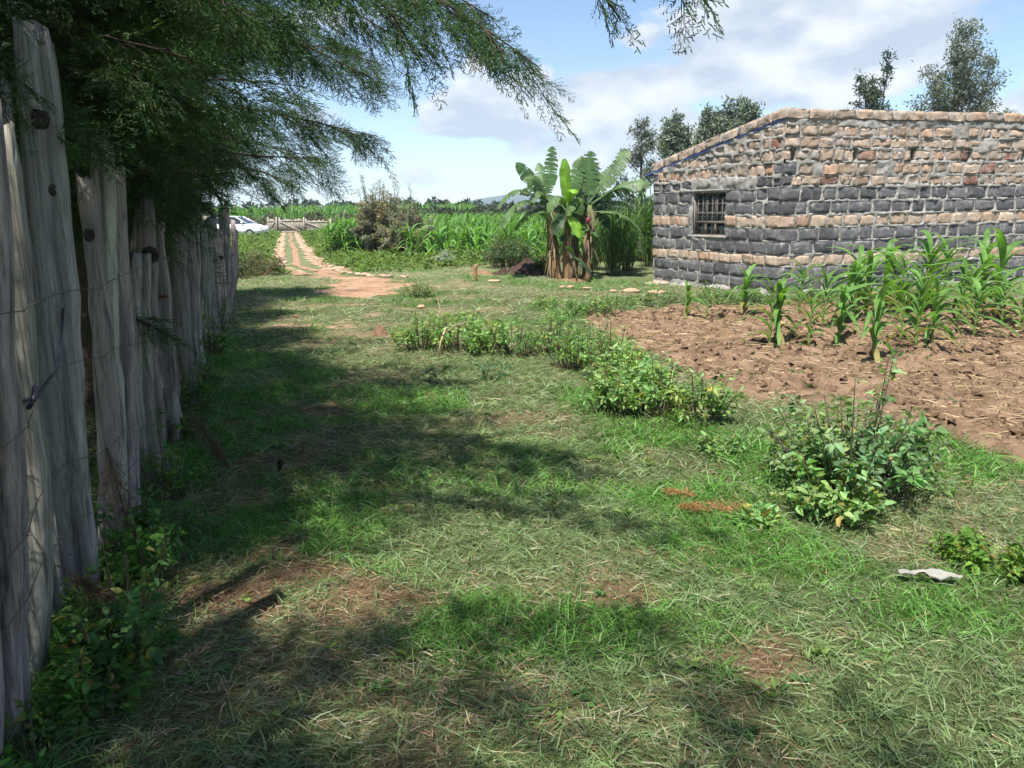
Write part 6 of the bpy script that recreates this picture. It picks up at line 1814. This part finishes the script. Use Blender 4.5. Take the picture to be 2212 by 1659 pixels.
grass('grass', 'patchy green and straw grass in the foreground', 165000, 1.2, 4.2, 601, (0.03, 0.088), 0.0042, pw=0.6)
grass('grass', 'shaded grass along the track between fence and bushes', 140000, 4.0, 9.0, 602, (0.04, 0.105), 0.0062, pw=0.9)
grass('grass', 'sunlit pale lawn between the bushes and the banana clump', 90000, 8.6, 26.0, 603, (0.06, 0.13), 0.0105, pw=1.2)
# fresh taller tufts against the fence
rg = np.random.default_rng(611)
n = 18000
y = 1.7 + 7.3 * rg.random(n) ** 1.4; x = -1.02 - 0.262 * y + rg.normal(size=n) * 0.17
k_ = (fbm(x * 3, y * 3, 12, 3) > 0.45); x, y = x[k_], y[k_]; n = len(x)
az = rg.uniform(0, 6.28, n); el = rg.uniform(0.7, 1.5, n)
c = np.array([0.085, 0.20, 0.035]) * rg.uniform(0.6, 1.4, (n, 1))
mb = MB(); mb.strips(np.c_[x, y, gz(x, y)], np.stack([np.cos(az) * np.cos(el), np.sin(az) * np.cos(el), np.sin(el)], -1), np.stack([np.cos(az) * 0.5, np.sin(az) * 0.5, -0.55 * np.ones(n)], -1), rg.uniform(0.08, 0.26, n), 0.0048, 4, c)
o = obj('grass', mb.mesh('grass', M_grass), None, 'stuff'); tag(o, 'tall fresh grass tufts along the foot of the logs', 'grass')

# broad-leaved lawn weeds and fallen cypress litter
rg = np.random.default_rng(621)
n = 900
y = 1.5 + 14 * rg.random(n) ** 1.6; x = rg.uniform(-1, 1, n) * (0.7 * y + 1)
ok = (in_poly(x, y, FIELD) < 0.05) & (x > -1.1 - 0.27 * y) & (in_poly(x, y, DIRT) < 0) & (house_d(x, y) < -0.1) & (fbm(x * 1.2, y * 1.2, 66, 3) > 0.47)
x, y = x[ok], y[ok]; n = len(x); k = 9
bx = np.repeat(np.c_[x, y, gz(x, y) + 0.012], k, 0) + rg.normal(size=(n * k, 3)) * np.array([0.02, 0.02, 0.006])
az = rg.uniform(0, 6.28, n * k); el = rg.uniform(0.05, 0.8, n * k)
L = np.repeat(rg.uniform(0.02, 0.05, n), k) * rg.uniform(0.6, 1.2, n * k)
c = np.repeat(np.where(rg.random((n, 1)) < 0.3, np.array([[0.16, 0.24, 0.06]]), np.array([[0.075, 0.16, 0.045]])), k, 0) * rg.uniform(0.7, 1.3, (n * k, 1))
mb = MB(); mb.leaves(bx, np.stack([np.cos(az) * np.cos(el), np.sin(az) * np.cos(el), np.sin(el)], -1), norm(np.array([0, 0, 1.0]) + 0.4 * rg.normal(size=(n * k, 3))), L, L * 0.5, c)
o = obj('lawn_weeds', mb.mesh('lawn_weeds', M_leaf), None, 'stuff'); tag(o, 'small broad-leaved weeds scattered through the lawn', 'weeds')
n = 5200
y = 1.5 + 9 * rg.random(n) ** 1.3; x = -1.0 - 0.28 * y + np.abs(rg.normal(size=n)) * (0.7 + 0.12 * y)
az = rg.uniform(0, 6.28, n)
c = np.where(rg.random((n, 1)) < 0.5, np.array([[0.15, 0.085, 0.05]]), np.array([[0.24, 0.19, 0.14]])) * rg.uniform(0.5, 1.3, (n, 1))
mb = MB(); mb.strips(np.c_[x, y, gz(x, y) + rg.uniform(0.004, 0.03, n)], np.stack([np.cos(az), np.sin(az), 0.12 * rg.normal(size=n)], -1), 0.2 * rg.normal(size=(n, 3)) * np.array([1, 1, 0.2]), rg.uniform(0.02, 0.10, n), rg.uniform(0.002, 0.0055, n), 2, c)
o = obj('twig_litter', mb.mesh('twig_litter', M_grass), None, 'stuff'); tag(o, 'fallen brown cypress twigs and litter along the fence side', 'litter')

# ------------------------------------------------------------------ air
mb = MB(); mb.box((-2300, -320, -6), (2300, 2250, 70))
m = bpy.data.materials.new('air'); m.use_nodes = True; t = m.node_tree; t.nodes.clear()
vo = t.nodes.new('ShaderNodeVolumePrincipled'); vo.inputs['Color'].default_value = (0.66, 0.82, 1.0, 1); vo.inputs['Density'].default_value = 0.00045; vo.inputs['Anisotropy'].default_value = 0.0
out = t.nodes.new('ShaderNodeOutputMaterial'); t.links.new(vo.outputs[0], out.inputs['Volume'])
hz = obj('haze', mb.mesh('haze', m), None, 'stuff'); tag(hz, 'pale blue haze in the far air', 'haze')
